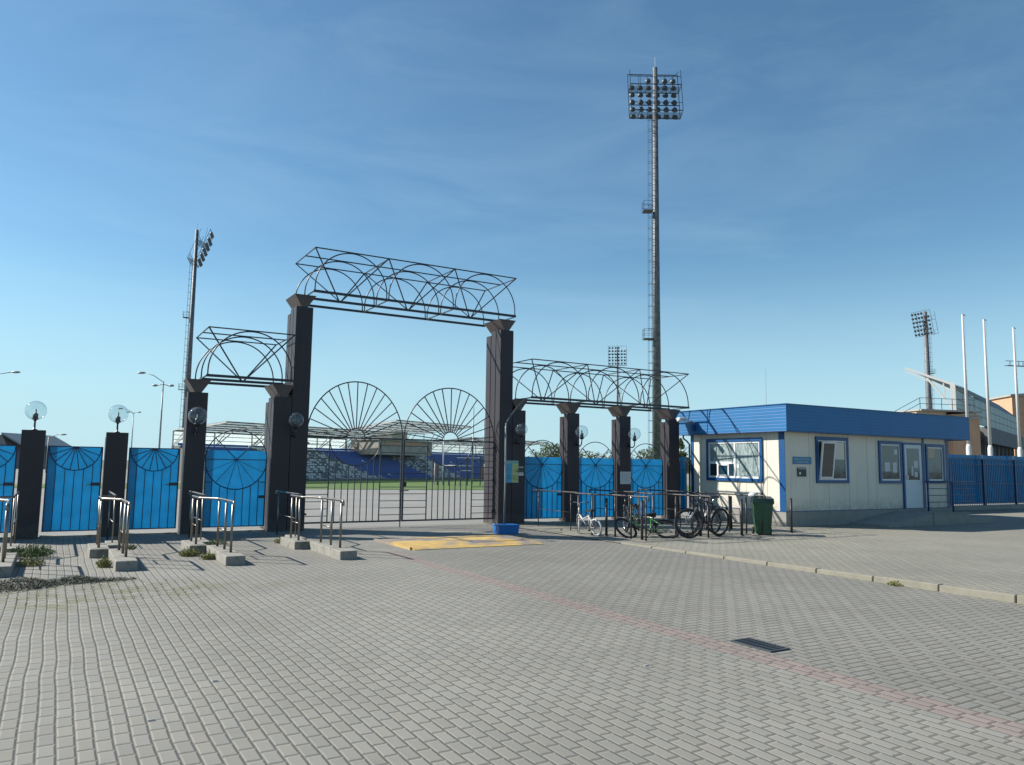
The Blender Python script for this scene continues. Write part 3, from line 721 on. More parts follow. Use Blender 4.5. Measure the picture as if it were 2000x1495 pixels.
# ---------------------------------------------------------------- kiosk
KX, KY, KX1, KY1 = 18.09, 15.28, 26.25, 19.1
t = K = thing('gatehouse_kiosk', 'cream panelled kiosk with a deep blue flat roof and barred windows', 'kiosk', (KX, KY, 0))
K['label'] = 'cream panelled kiosk with a deep blue flat roof on the right'
def kb_(name, m, x0, x1, y0, y1, z0, z1, parent=None, bevel=0):
    b = MB().box(x0-KX, x1-KX, y0-KY, y1-KY, z0, z1, bevel); return b.build(name, m, parent or K)
kb_('wall', 'wall', KX, KX1, KY, KY1, .43, 2.74)
kb_('plinth', 'plinth', KX-.02, KX1+.02, KY-.02, KY1+.02, 0, .428)
kb_('plinth_flashing', 'trim', KX-.03, KX1+.03, KY-.03, KY1+.03, .429, .445)
s = MB()
for yy in (18.62, 17.9, 16.75, 15.93): s.box(-.004, .001, yy-KY-.006, yy-KY+.006, .447, 2.73)
for xx in (19.15, 20.0, 20.95, 21.85, 22.3, 26.05): s.box(xx-KX-.006, xx-KX+.006, -.004, .001, .447, 2.73)
s.build('panel_seams', 'seam', K)
rf = kb_('roof', 'fascia', 17.86, 27.15, 15.0, 19.55, 2.745, 3.50)
kb_('roof_flashing', 'trim', 17.84, 27.17, 14.98, 19.57, 3.501, 3.525, rf)
kb_('soffit_edge', 'trim', 17.85, 27.16, 14.99, 19.56, 2.722, 2.744, rf)
for a, b_, c, d in ((KX-.012, KX+.001, KY-.012, KY+.20), (KX-.012, KX+.001, KY1-.12, KY1+.012), (24.76, 24.88, KY-.014, KY), (26.10, 26.26, KY-.012, KY)):
    kb_('corner_trim', 'trim', a, b_, c, d, .447, 2.72)
# left facade window (x = const)
def side_win():
    y0, y1, z0, z1 = 16.08, 18.37, 1.26, 2.58; x = KX
    f = kb_('window', 'trim', x-.05, x+.01, y0, y0+.09, z0, z1); 
    for a in ((y1-.09, y1, z0, z1), (y0+.091, y1-.091, z1-.11, z1), (y0+.091, y1-.091, z0, z0+.09)): kb_('casing', 'trim', x-.05, x+.01, *a, f)
    iy0, iy1, iz0, iz1 = y0+.091, y1-.091, z0+.091, z1-.111
    m = 17.17; tz = 1.82
    fr = MB(); B = lambda a, b_, c, d, p=.03: fr.box(-p, .005, a-KY, b_-KY, c, d)
    B(iy0, iy0+.045, iz0, iz1); B(iy1-.045, iy1, iz0, iz1); B(iy0+.046, iy1-.046, iz1-.05, iz1); B(iy0+.046, iy1-.046, iz0, iz0+.06); B(m-.035, m+.035, iz0+.061, iz1-.051)
    B(m+.036, iy1-.046, tz-.035, tz+.035); B(17.86, 17.92, iz0+.061, tz-.036); B(17.42, 17.47, iz0+.061, tz-.036)
    B(17.471, 17.859, iz0+.061, iz0+.10, .04); B(17.471, 17.859, tz-.085, tz-.036, .04)
    fr.build('window_frame', 'white', f)
    kb_('foil_pane', 'foil', x-.012, x-.006, iy0+.046, m-.036, iz0+.061, iz1-.051, f)
    kb_('foil_pane', 'foil', x-.012, x-.006, m+.036, iy1-.046, tz+.036, iz1-.051, f)
    kb_('service_hatch', 'glass', x-.012, x-.006, m+.036, iy1-.046, iz0+.061, tz-.036, f)
    kb_('paper', 'paper', x-.018, x-.013, m-.17, m-.08, 1.66, 1.78, f)
side_win()
def front_win(x0, x1, z0, z1, kind):
    y = KY
    f = kb_('window', 'trim', x0, x0+.09, y-.05, y+.01, z0, z1)
    for a in ((x1-.09, x1, z0, z1), (x0+.091, x1-.091, z1-.10, z1), (x0+.091, x1-.091, z0, z0+.09)): kb_('casing', 'trim', a[0], a[1], y-.05, y+.01, a[2], a[3], f)
    ix0, ix1, iz0, iz1 = x0+.091, x1-.091, z0+.091, z1-.101
    fr = MB(); B = lambda a, b_, c, d, p=.03: fr.box(a-KX, b_-KX, -p, .005, c, d)
    B(ix0, ix0+.04, iz0, iz1); B(ix1-.04, ix1, iz0, iz1); B(ix0+.041, ix1-.041, iz1-.04, iz1); B(ix0+.041, ix1-.041, iz0, iz0+.05)
    m = (ix0+ix1)/2
    if kind == 'sash': B(m-.03, m+.03, iz0+.051, iz1-.041)
    fr.build('window_frame', 'white', f)
    if kind == 'sash':
        kb_('glass_pane', 'glass', m+.031, ix1-.041, y-.012, y-.006, iz0+.051, iz1-.041, f)
        kb_('beige_panel', 'wall', m+.06, ix1-.07, y-.016, y-.013, iz0+.62, iz1-.05, f)  # beige reflection on the right pane, painted as a flat panel
        kb_('painted_opening_shade', 'black', ix0+.041, m-.031, y-.008, y-.003, iz0+.051, iz1-.041, f)  # flat black panel painting in the dark inside behind the open sash
        # left sash tilted inwards/outwards at the top
        s = MB(); w0, w1, h = ix0+.01-KX, m-.04-KX, iz1-iz0-.09
        s.box(w0, w0+.05, -.02, .02, 0, h); s.box(w1-.05, w1, -.02, .02, 0, h); s.box(w0+.051, w1-.051, -.02, .02, 0, .05); s.box(w0+.051, w1-.051, -.02, .02, h-.05, h)
        T = Matrix.Translation((0, -.055, iz0+.05)) @ Matrix.Rotation(R(7), 4, 'X')
        so_ = s.xf(T).build('tilted_sash', 'white', f)
        MB().box(w0+.051, w1-.051, -.006, .006, .051, h-.051).xf(T).build('glass_pane', 'glass', f)
    else:
        kb_('glass_pane', 'glass', ix0+.041, ix1-.041, y-.012, y-.006, iz0+.051, iz1-.041, f)
        if kind == 'papers':
            for a, b_, c, d in ((.20, .48, .25, .50), (.62, .84, .22, .50), (.70, .88, .72, .86)):
                W, H = ix1-ix0, iz1-iz0; kb_('paper', 'paper', ix0+W*a, ix0+W*b_, y-.018, y-.013, iz0+H*c, iz0+H*d, f)
        else: kb_('beige_panel', 'cream2', ix0+.08, ix1-.45, y-.016, y-.013, iz1-.35, iz1-.05, f)  # beige panel over the upper left of the pane
front_win(19.42, 20.91, 1.25, 2.63, 'sash')
front_win(22.42, 23.60, 1.24, 2.59, 'papers')
front_win(24.93, 25.98, 1.24, 2.55, 'plain')
d = kb_('door', 'door', 23.72, 24.66, KY-.045, KY+.01, .45, 2.50)
kb_('door_frame', 'trim', 23.64, 23.715, KY-.06, KY+.01, .447, 2.56, d); kb_('door_frame', 'trim', 24.665, 24.74, KY-.06, KY+.01, .447, 2.56, d); kb_('door_frame', 'trim', 23.716, 24.664, KY-.06, KY+.01, 2.501, 2.56, d)
kb_('door_glass', 'glass', 23.86, 24.52, KY-.052, KY-.046, 1.36, 2.38, d)
kb_('handle', 'chrome', 23.80, 23.83, KY-.09, KY-.05, 1.38, 1.50, d)
for a, b_, c, e in ((.50, .85, 1.75, 1.98), (.30, .45, 1.50, 1.80), (.55, .80, 1.45, 1.62)): kb_('paper', 'paper', 23.86+.66*a, 23.86+.66*b_, KY-.058, KY-.053, c, e, d)
sg = kb_('name_board', 'sgn', 18.42, 19.22, KY-.022, KY-.002, 1.80, 2.01)
s = MB()
for row, (x0_, x1_, zc) in enumerate(((18.48, 19.16, 1.945), (18.58, 19.06, 1.865))):
    x_ = x0_
    while x_ < x1_-.02: 
        ww = random.uniform(.016, .034); s.box(x_-KX, x_-KX+ww, -.0245, -.0222, zc-.022, zc+.022); x_ += ww+.009
s.build('lettering', 'p_mid', sg)
kp = kb_('entry_panel', 'p_ink', 18.60, 18.97, KY-.03, KY-.002, 1.44, 1.70)
kb_('strip', 'paper', 18.62, 18.95, KY-.034, KY-.031, 1.655, 1.675, kp); kb_('lens', 'white', 18.66, 18.72, KY-.036, KY-.031, 1.50, 1.57, kp)
kb_('aerial', 'galv', 17.9+2.0, 17.9+2.008, 17.5, 17.508, 3.53, 4.9)
MB().tube([(.30-.45+.02, 4.05, 2.72), (-.13, 4.05, 2.62), (-.06, 3.95, 2.52), (.02-.06, 3.86, 2.42), (-.04, 3.86, .1)], .03, 8).build('downpipe', 'black', K, True)
# entrance landing, ramp and step
ld = MB().box(23.1-KX, 25.0-KX, 13.95-KY, KY-.03-KY, 0, .36).build('landing', 'plinth', K)
MB().hexa([(20.9-KX, -1.3, 0), (23.1-KX, -1.3, 0), (23.1-KX, -.04, 0), (20.9-KX, -.04, 0)], [(20.9-KX, -1.3, .06), (23.1-KX, -1.3, .358), (23.1-KX, -.04, .358), (20.9-KX, -.04, .06)]).build('access_ramp', 'plinth', K)
MB().box(25.0-KX, 26.6-KX, 14.0-KY, KY-.04-KY, 0, .20).build('step', 'plinth', K)
MB().box(23.05-KX, 25.02-KX, 13.93-KY, 13.99-KY, .361, .385).build('landing_nosing', 'concrete', K)
t = thing('entrance_railing', 'dark blue railing beside the kiosk door steps', 'railing', (24.55, 15.0, .36))
for x in (0, 1.40): MB().tube([(x, 0, -.0 if x < .1 else -.35), (x, 0, .95)], .03, 8).build('post', 'iron_blue', t, True)
MB().tube([(-.1, 0, .95), (2.75, 0, .95)], .022, 8).build('handrail', 'iron_blue', t, True)
for z in (.28, .5, .72): MB().tube([(0, 0, z), (2.75, 0, z)], .010, 6).build('middle_rail', 'iron_blue', t, True)
# security cameras on the kiosk corner
t = thing('security_camera', 'white tube security camera at the left end of the kiosk roof', 'camera', (17.85, 18.7, 3.14))
MB().lathe([(0, -.20), (.045, -.20), (.055, -.17), (.055, .10), (.075, .12), (.075, .22), (0, .22)], n=14).xf(Matrix.Translation((-.60, -.10, .06)) @ Matrix.Rotation(R(14), 4, 'Z') @ Matrix.Rotation(R(-98), 4, 'Y')).build('housing', 'white', t, True)
MB().tube([(0, 0, -.04), (-.12, 0, -.02), (-.30, -.05, .02), (-.52, -.09, .0)], .020, 8).build('arm', 'white', t, True)
MB().box(-.08, -.001, -.06, .09, -.30, -.08, .01).build('junction_box', 'trim', t)
MB().sphere((-.14, -.02, -.02), .055, 12).build('joint', 'steel', t, True)

# ---------------------------------------------------------------- blue fences
def iron_fence(x0, x1, y, H, label, posts):
    t = thing('iron_fence', label, 'fence', (x0, y, 0), 0, 'blue iron fences backed with sheet'); n = x1-x0
    z0, za, zb = .30, H-.42, H-.18
    MB().box(0, n, .16, .168, .25, H).build('backing_sheet', 'sheet_shaded', t)
    r_ = MB()
    for z in (z0, za, zb): r_.box(0, n, -.015, .015, z, z+.03)
    if H > 2.1: r_.box(0, n, -.015, .015, 1.12, 1.15)
    r_.build('rails', 'iron_blue', t)
    bb = MB(); k = 0; x = .07
    while x < n: bb.box(x-.009, x+.009, -.009, .009, .2, H-.02 if k % 2 else za); x += .14; k += 1
    bb.build('bars', 'iron_blue', t)
    rg = MB(); x = .14
    while x < n-.1:
        rg.tube([(x+.085*cos(2*PI*q/14), 0, (za+zb)/2+.03+.085*sin(2*PI*q/14)) for q in range(14)], .007, 4, True); x += .28
    rg.build('rings', 'iron_blue', t)
    for p in posts: MB().box(p-x0-.045, p-x0+.045, -.045, .045, 0, H+.02).build('post', 'iron_blue', t)
    if H > 2.1: MB().box(0, n, -.08, .14, 0, .2).build('footing', 'plinth', t)
M['sheet_shaded'] = translucent('shaded_blue_polycarbonate', (.015, .25, .46), .5, .12)  # blue sheet with the fence's shade put into a darker colour
iron_fence(27.3, 44.0, 18.95, 2.38, 'long blue iron fence running off to the right of the kiosk', (27.4, 30.0, 32.6, 35.2, 37.8, 40.4, 43.0))
iron_fence(17.42, 18.06, 19.15, 2.0, 'narrow bit of blue fence closing the gap left of the kiosk', (17.46,))

# ---------------------------------------------------------------- flagpoles
fp = None
for x, y, l in ((47.05, 26.1, 'left flagpole of the three white ones, nearest the kiosk roof'), (49.68, 26.25, 'middle one of the three white flagpoles'), (54.04, 26.70, 'right flagpole of the three white ones')):
    if fp is None:
        fp = thing('flagpole', l, 'flagpole', (x, y, 0), 0, 'white flagpoles')
        MB().tube([(0, 0, 3.3), (0, 0, 11.2)], .10, 12, r2=.055).build('shaft', 'whitesteel', fp, True)
        MB().lathe([(0, 0), (.22, 0), (.22, .05), (.155, .06), (.15, 3.1), (.10, 3.3), (0, 3.3)], n=14).build('sleeve', 'whitesteel', fp, True)
        MB().tube([(0, 0, 11.2), (.28, 0, 11.17)], .03, 8).build('halyard_arm', 'galv_d', fp, True)
        MB().tube([(.25, 0, 11.15), (.16, 0, 6), (.2, 0, 1.5)], .008, 4).build('halyard', 'galv', fp, True)
    else:
        c = copy_tree(fp); c.location = (x, y, 0); c['label'] = l

# ---------------------------------------------------------------- floodlight masts
FIELD = Vector((92, 128, 0))
def mast(x, y, H, z_head, hw, label, face=None, rm=.45, cols=6, ladder_dir=0, tilt=R(12)):
    t = thing('floodlight_mast', label, 'floodlight mast', (x, y, 0), 0, 'stadium floodlight masts')
    d = (Vector(face)-Vector((x, y, 0))) if face else FIELD-Vector((x, y, 0)); rz = math.atan2(d.y, d.x)-PI/2
    t.rotation_euler = (0, 0, rz)
    MB().tube([(0, 0, 0), (0, 0, z_head*.5), (0, 0, H-.2)], rm*1.1, 12, r2=rm*.55).build('mast_tube', 'mast', t, True)
    L_ = MB(); a = ladder_dir-rz; u = Vector((cos(a), sin(a), 0)); v = Vector((-u.y, u.x, 0)); rr = rm*1.02+.02
    for s in (-1, 1): L_.tube([u*rr+v*.25*s, u*(rr-.25*rm)+v*.25*s+Vector((0, 0, z_head))], .03, 4)
    z = 1.0
    while z < z_head:
        c = u*(rr-.25*rm*z/z_head); L_.tube([c-v*.25+Vector((0, 0, z)), c+v*.25+Vector((0, 0, z))], .025, 4)
        if int(z/.6) % 2 == 0: L_.tube([c-v*.3+Vector((0, 0, z)), c-v*.3+u*.42+Vector((0, 0, z)), c+v*.3+u*.42+Vector((0, 0, z)), c+v*.3+Vector((0, 0, z))], .022, 4)
        z += .6
    for s in (-1, 1): L_.tube([u*(rr+.42)+v*.3*s+Vector((0, 0, 2)), u*(rr+.28)+v*.3*s+Vector((0, 0, z_head))], .02, 4)
    L_.build('caged_ladder', 'mast', t)
    for z in (z_head*.38, z_head*.73):
        p = MB(); c = u*(rm+.45); RT = Matrix.Translation(c) @ Matrix.Rotation(a, 4, 'Z')
        p.box(-.5, .5, -.6, .6, z, z+.06)
        for q in ((-.48, -.58), (.48, -.58), (.48, .58), (-.48, .58), (.48, 0)): p.tube([(q[0], q[1], z+.06), (q[0], q[1], z+1.05)], .022, 4)
        for zz in (z+.55, z+1.05): p.tube([(-.48, -.58, zz), (.48, -.58, zz), (.48, .58, zz), (-.48, .58, zz)], .022, 4)
        p.xf(RT).build('rest_platform', 'galv_d', t)
    hh = H-z_head; Tt = Matrix.Translation((0, 0, z_head)) @ Matrix.Rotation(-tilt, 4, 'X')
    f = MB()
    for z in (0, hh*.30, hh*.58, hh): f.bar((-hw, .35, z), (hw, .35, z), .04)
    for s in (-1, 1): f.bar((s*hw, .35, 0), (s*hw, .35, hh), .035); f.bar((s*hw, -1.1, 0), (s*hw, -1.1, hh*.9), .03)
    for z in (0, hh*.58):
        for y_ in (-1.1,): f.bar((-hw, y_, z), (hw, y_, z), .04); f.bar((-hw, y_, z+1.0), (hw, y_, z+1.0), .025)
        for k in range(7): xx = -hw+2*hw*k/6; f.bar((xx, -1.1, z), (xx, .35, z), .03); f.bar((xx, -1.1, z), (xx, -1.1, z+1), .02)
        for k in range(9): f.bar((-hw, -.7+k*.11, z-.02), (hw, -.7+k*.11, z-.02), .012)
    for k in range(1, 4): xx = -hw+2*hw*k/4; f.bar((xx, .35, 0), (xx, .35, hh), .022)
    f.bar((-hw, .35, 0), (hw, -.2, hh), .02)
    f.xf(Tt).build('headframe', 'galv_d', t)
    rows = 6; zr = [hh*(.06+.165*k) for k in range(rows)]
    for r_ in range(rows):
        for c_ in range(cols):
            if r_ == rows-1 and c_ in (0, 1): continue
            x_ = -hw+2*hw*(c_+.5)/cols
            MB().lathe([(0, -.16), (.20, -.14), (.33, .10), (.33, .18), (.29, .19), (0, .15)], n=10).xf(Tt @ Matrix.Translation((x_, .62, zr[r_]+.15)) @ Matrix.Rotation(R(-112), 4, 'X')).build('floodlight', 'galv_d', t, True)
    MB().tube([(0, 0, H-.3), (0, 0, H+1.0)], .018, 6).build('lightning_rod', 'galv', t)
mast(52.98, 60.85, 44.85, 39.15, 2.75, 'nearest and tallest floodlight mast rising above the kiosk side', rm=.44, ladder_dir=R(150))
mast(18.95, 145.9, 43.3, 36.9, 2.5, 'floodlight mast on the left seen side on, behind the single bay truss', rm=.52, ladder_dir=R(165), tilt=R(20))
mast(164.0, 208.7, 42.95, 36.35, 3.1, 'distant floodlight mast seen through the long low truss', rm=.5, tilt=R(4))
mast(188.5, 113.9, 42.3, 35.95, 2.7, 'floodlight mast on the far right behind the grandstand', rm=.85, ladder_dir=R(-30))

# ---------------------------------------------------------------- grandstand behind the field
SA = Vector((9.78, 62.5, .66)); sdir = R(27.05)
stand = thing('grandstand', 'roofed grandstand with blue and pale seats seen through the double gate', 'grandstand', SA, sdir)
def sb(name, m, fn, parent=None): b = MB(); fn(b); return b.build(name, m, parent or stand)
stand.scale = (.6, .6, .6)
rows = 14; RD = .62; RZ = .36
def terrace(u0, u1):
    def f(b):
        for k in range(rows): b.box(u0, u1, k*RD, (k+1)*RD-.001, -1.12, -1.1+(k+1)*RZ-.3)
        b.box(u0, u1, rows*RD, rows*RD+1.2, -1.12, -1.1+rows*RZ-.3)
    return f
sb('terrace', 'yard', terrace(1.5, 34.5)); sb('terrace', 'yard', terrace(34.51, 48.99)); sb('terrace', 'yard', terrace(49, 86))
def block(m_, ext):
    b = MB()
    for k in range(rows):
        e = ext(k)
        if not e or e[1]-e[0] < .3: continue
        z = -1.1+(k+1)*RZ-.3
        b.box(e[0], e[1], k*RD+.14, k*RD+.42, z+.05, z+.10); b.box(e[0], e[1], k*RD+.40, k*RD+.46, z+.10, z+.36)
    b.build('seat_block', m_, stand)
lim = lambda k: k < 11
block('seatb', lambda k: (1.5, 13) if k > 9 else None); block('seatw', lambda k: (1.5, 13) if k <= 9 else None)
block('seatw', lambda k: (13.1, 22)); block('seatw', lambda k: (22.1, 32.3-.5*k+(2 if k < 2 else 0)))
block('seatb', lambda k: (32.4-.5*k+(2 if k < 2 else 0), 35.2)); block('seatb', lambda k: (35.3, 47-.55*k) if lim(k) else None)
block('seatw', lambda k: (47.1-.55*k, 49.3) if lim(k) else None); block('seatw', lambda k: (49.4, 55.2-.25*k))
block('seatb', lambda k: (55.3-.25*k, 70)); block('seatb', lambda k: (70.1, 86))
def roof(u0, u1, zf, zb_, lift=0, step=6):
    f = MB()
    for q in range(6):
        w_ = -1.5+q*2.2; z = zf+(zb_-zf)*q/5; f.bar((u0, w_, z), (u1, w_, z), .07)
    f.build('roof_purlins', 'galv_d', stand)
    MB().hexa([(u0, -1.6, zf+.10), (u1, -1.6, zf+.10), (u1, 9.6, zb_+.10), (u0, 9.6, zb_+.10)], [(u0, -1.6, zf+.14), (u1, -1.6, zf+.14), (u1, 9.6, zb_+.14), (u0, 9.6, zb_+.14)]).build('roof_sheeting', 'sheet2', stand)
    n = max(1, round((u1-u0)/step))
    g = MB()
    for k in range(n+1):
        u = u0+(u1-u0)*k/n
        g.tube([(u, 9.6, -1.1), (u, 9.6, zb_)], .12, 6); g.tube([(u, 8.9, 3.9), (u, 5.5, zb_+.1), (u, -1.5, zf-.08)], .09, 6); g.tube([(u, 9.6, 3.6), (u, 7.0, zb_)], .07, 6); g.tube([(u, 9.6, zb_), (u, -1.5, zf-.05)], .06, 6)
    g.build('roof_frames', 'whitesteel', stand)
roof(1.5, 34, 6.65, 5.7); roof(34.2, 55, 8.7, 7.4); roof(55.2, 84, 6.65, 5.7)
for u0, u1 in ((1.5, 34), (50, 84)):
    sb('back_wall', 'sheet2', lambda b: b.box(u0, u1, 9.72, 9.76, 3.9, 5.7))
    g = MB()
    for z in (4.5, 5.1, 5.6): g.bar((u0, 9.66, z), (u1, 9.66, z), .04)
    g.build('back_wall_girts', 'galv_d', stand)
def cabin(b):
    b.box(35.0, 49.3, 3.0, 9.4, 3.1, 5.55); b.box(34.8, 49.5, 2.7, 9.5, 5.551, 5.75)
sb('announcer_cabin', 'brownwall', cabin)
sb('announcer_cabin', 'brownwall', lambda b: b.box(39.5, 43.5, 4.0, 8.5, 5.751, 7.3))
sb('cabin_window', 'paper', lambda b: b.box(45.2, 46.0, 2.97, 2.999, 4.5, 4.75))
sb('cabin_window', 'glass', lambda b: b.box(36.5, 48.2, 2.97, 2.999, 4.85, 5.3))
for u0, s_ in ((31.6, 1), (52.5, -1)):
    g = MB()
    for k in range(9): g.box(u0+s_*k*.42-.2, u0+s_*k*.42+.2, 8.6, 9.4, 3.3+k*.22, 3.42+k*.22)
    g.bar((u0, 8.6, 4.2), (u0+s_*3.6, 8.6, 6.2), .05); g.build('stairway', 'galv_d', stand)
sb('front_parapet', 'greywall', lambda b: b.box(1.5, 86, -.9, -.75, -1.1, -.75))

# things standing on the field
t = thing('rugby_goal', 'white rugby goal posts with crossbar on the field', 'goal posts', (29.6, 59.6, .02), R(-30)); t.scale = (.87, .87, .87)
for s in (-1, 1): MB().tube([(s*1.45, 0, 0), (s*1.45, 0, 4.9)], .06, 8).build('upright', 'whitesteel', t, True)
MB().tube([(-1.45, 0, 1.75), (1.45, 0, 1.75)], .06, 8).build('crossbar', 'whitesteel', t, True)
for x, y, h, l in ((36.9, 70.9, 7.6, 'taller thin pole right of the rugby goal'), (38.0, 70.6, 6.35, 'shorter thin pole right of the rugby goal')):
    o = thing('thin_pole', l, 'pole', (x, y, 0)); MB().tube([(0, 0, 0), (0, 0, h)], .09, 8, r2=.05).build('shaft', 'galv', o, True); MB().lathe([(0, 0), (.25, 0), (.25, .12), (.1, .14)], n=10).build('base', 'concrete', o)
t = thing('exercise_frame', 'dark outdoor exercise frame with bars before the right of the stand', 'exercise frame', (25.6, 55.1, .02), R(-34))
ps = [(0, 0, 1.5), (.45, .1, 1.1), (.9, 0, 1.5), (1.35, .6, 2.2), (1.8, 0, 1.2), (2.3, .5, 2.3), (2.7, 0, 1.6), (3.3, .6, 2.3)]
g = MB()
for x, y, h in ps: g.tube([(x, y, 0), (x, y, h)], .04, 6)
g.build('posts', 'iron_navy', t)
MB().tube([(0, 0, 1.45), (.9, 0, 1.45)], .02, 6).tube([(1.35, .6, 2.15), (3.3, .6, 2.15)], .02, 6).tube([(1.8, 0, 1.15), (2.7, 0, 1.15)], .02, 6).build('bars', 'whitesteel', t)
M['pink'] = mat('faded_red_paint', (.40, .16, .15), .6)
for x, y, l in ((26.05, 56.2, 'left faded red board by the exercise frame'), (29.3, 54.6, 'right faded red board beyond the exercise frame')):
    o = thing('red_board', l, 'board', (x, y, .02), R(-30)); MB().box(-.12, .12, -.03, .03, .6, 1.5).build('board', 'pink', o)
    for s in (-1, 1): MB().tube([(s*.16, 0, 0), (s*.16, 0, 1.7)], .03, 6).build('post', 'whitesteel', o, True)

# ---------------------------------------------------------------- main stand and service building at the far right
a = R(20.55); ms = thing('main_stand', 'big grey main stand with pale cladding at the right edge', 'grandstand', (151.5, 86.1, -.8), a)
M['sheet3'] = sheet_metal('pale_grey_cladding', (.42, .52, .50), 2.4, 0, .03, .5, .12)
S15 = Matrix.Scale(1.5, 4)
def msb(b, name, m): return b.xf(S15).build(name, m, ms)
msb(MB().box(0, 66, 0, .25, 8.7, 12.3), 'cladding', 'sheet3')
g = MB()
for z in (8.65, 9.9, 11.1, 12.3): g.box(0, 66, -.06, -.001, z, z+.07)
for k in range(14): g.box(k*5-.05, k*5+.05, -.07, -.061, 8.7, 12.3)
msb(g, 'cladding_rails', 'galv_d')
msb(MB().box(0, 66, 1.5, 8, 0, 8.6), 'lower_wall', 'greywall')
for k in range(13): msb(MB().box(k*5+.0, k*5+.9, .3, 1.49, 0, 8.6), 'column', 'greywall')
for k in range(13): msb(MB().box(k*5+1.6, k*5+4.2, 1.44, 1.499, 3.5, 6.5), 'window', 'glass')
msb(MB().hexa([(0, -.3, 12.55), (21.9, -.3, 12.55), (21.9, 3.6, 14.2), (0, 5.6, 15.4)], [(0, -.3, 12.8), (21.9, -.3, 12.8), (21.9, 3.6, 14.4), (0, 5.6, 15.6)]), 'roof', 'darkroof')
msb(MB().hexa([(22, .3, 12.6), (66, .3, 12.6), (66, 3.0, 15.0), (22, 3.0, 15.0)], [(22, .6, 12.6), (66, .6, 12.6), (66, 3.3, 15.2), (22, 3.3, 15.2)]), 'upper_roof', 'darkroof')
g = MB(); u = -.3
g.box(u-.25, u+.25, -.1, .5, 7.5, 13.0); g.bar((u, .0, 12.9), (u, 5.8, 15.5), .16); g.bar((u, .2, 9.6), (u, 3.2, 14.0), .12); g.bar((u, 1.2, 11.2), (u, 1.3, 13.2), .08); g.bar((u, .6, 12.3), (u, 5.8, 15.1), .09)
msb(g, 'roof_truss', 'whitesteel')
msb(MB().box(22, 66, -.8, 0-.08, 6.0, 8.5), 'side_annex', 'greywall')

sv = thing('service_building', 'low orange rendered building with a railed roof behind the kiosk', 'building', (91.0, 56.6, 0), R(-16))
MB().box(0, 4.4, 0, 8, 0, 9.0).build('wall', 'cream2', sv)
MB().box(4.45, 8.6, -.8, 7, 0, 8.7).build('wall', 'orange', sv)
MB().box(-.2, 8.9, -1.0, 8.2, 9.01, 9.2).build('roof', 'brownwall', sv); MB().box(4.3, 8.8, -1.0, 0, 8.2, 8.45).build('cornice', 'brownwall', sv)
g = MB()
for k in range(6): g.bar((k*1.6, -.6, 9.2), (k*1.6, -.6, 10.6), .03)
for z in (9.9, 10.6): g.bar((0, -.6, z), (8.2, -.6, z), .03)
g.bar((-3.0, .2, 8.9), (0, -.6, 10.6), .03); g.bar((-3.0, .2, 8.2), (0, -.6, 9.9), .03)
g.build('roof_railing', 'galv_d', sv)
ob = thing('orange_tower_block', 'tall orange rendered block at the far right edge', 'building', (308.0, 154.0, 0), R(-38))
ob.scale = (1.75, 1.75, 1.75)
MB().box(0, 18, 0, 12, 0, 17.2).build('wall', 'orange', ob); MB().hexa([(-.4, -.4, 17.2), (18.4, -.4, 17.2), (18.4, 12.4, 17.2), (-.4, 12.4, 17.2)], [(-.4, -.4, 17.6), (18.4, -.4, 19), (18.4, 12.4, 19), (-.4, 12.4, 17.6)]).build('roof', 'brownwall', ob)
for k in range(3): MB().box(3+k*5, 4.6+k*5, -.03, -.001, 13, 15).build('window', 'glass', ob)
cn = thing('tower_crane', 'distant tower crane jib crossing the right edge', 'crane', (345, 145, 0), R(162))
MB().box(-.8, .8, -.8, .8, 0, 44).build('mast', 'galv', cn)
g = MB()
for y_, z_ in ((-.7, 42.2), (.7, 42.2), (0, 44)): g.bar((-12, y_, z_), (37, y_, z_), .12)
for k in range(24): g.bar((-12+k*2, -.7, 42.2), (-11+k*2, 0, 44), .06); g.bar((-11+k*2, 0, 44), (-10+k*2, .7, 42.2), .06)
g.build('jib', 'galv', cn); MB().box(-13.5, -10.5, -1, 1, 40.2, 42.1).build('counterweight', 'plinth', cn)

# ---------------------------------------------------------------- street lamps
def street_lamp(x, y, H, label, arms, rz=0):
    t = thing('street_lamp', label, 'street lamp', (x, y, 0), rz, 'street lamps behind the fence')
    MB().tube([(0, 0, 0), (0, 0, H-.6)], .09, 8, r2=.05).build('pole', 'galv', t, True)
    for dx, dz, ln in arms:
        am = MB().tube([(0, 0, H-.7+(.0 if dz > .3 else -.2)), (dx*.45, 0, H-.7+dz*.75), (dx*.8, 0, H-.7+dz)], .03, 6).build('arm', 'galv', t, True)
        MB().sphere((0, 0, 0), .5, 10).xf(Matrix.Translation((dx*.8+math.copysign(ln*.5, dx), 0, H-.68+dz)) @ Matrix.Diagonal((ln, .26, .20, 1))).build('lantern', 'galv', am, True)
street_lamp(7.25, 70.7, 8.9, 'street lamp with one long and two short arms, left of the left mast', [(-1.9, .75, .75), (-.55, -.3, .5), (.55, -.3, .5)], R(-30))
street_lamp(8.9, 122.1, 9.0, 'smaller street lamp farther back behind the second short pillar', [(-1.9, .6, .9), (-.6, .1, .6), (.6, .1, .6)], R(-30))
street_lamp(-1.1, 105.2, 4.8, 'tiny street lamp just right of the leftmost pillar', [(1.5, .35, .9)], R(-30))
street_lamp(-5.9, 78.3, 8.9, 'street lamp whose lantern reaches in at the left edge', [(2.9, .65, .8)], R(-30))
hb_ = thing('ribbed_hall', 'low grey ribbed hall with sloping roof at the far left', 'building', (-10.5, 145.4, 0), R(-30))
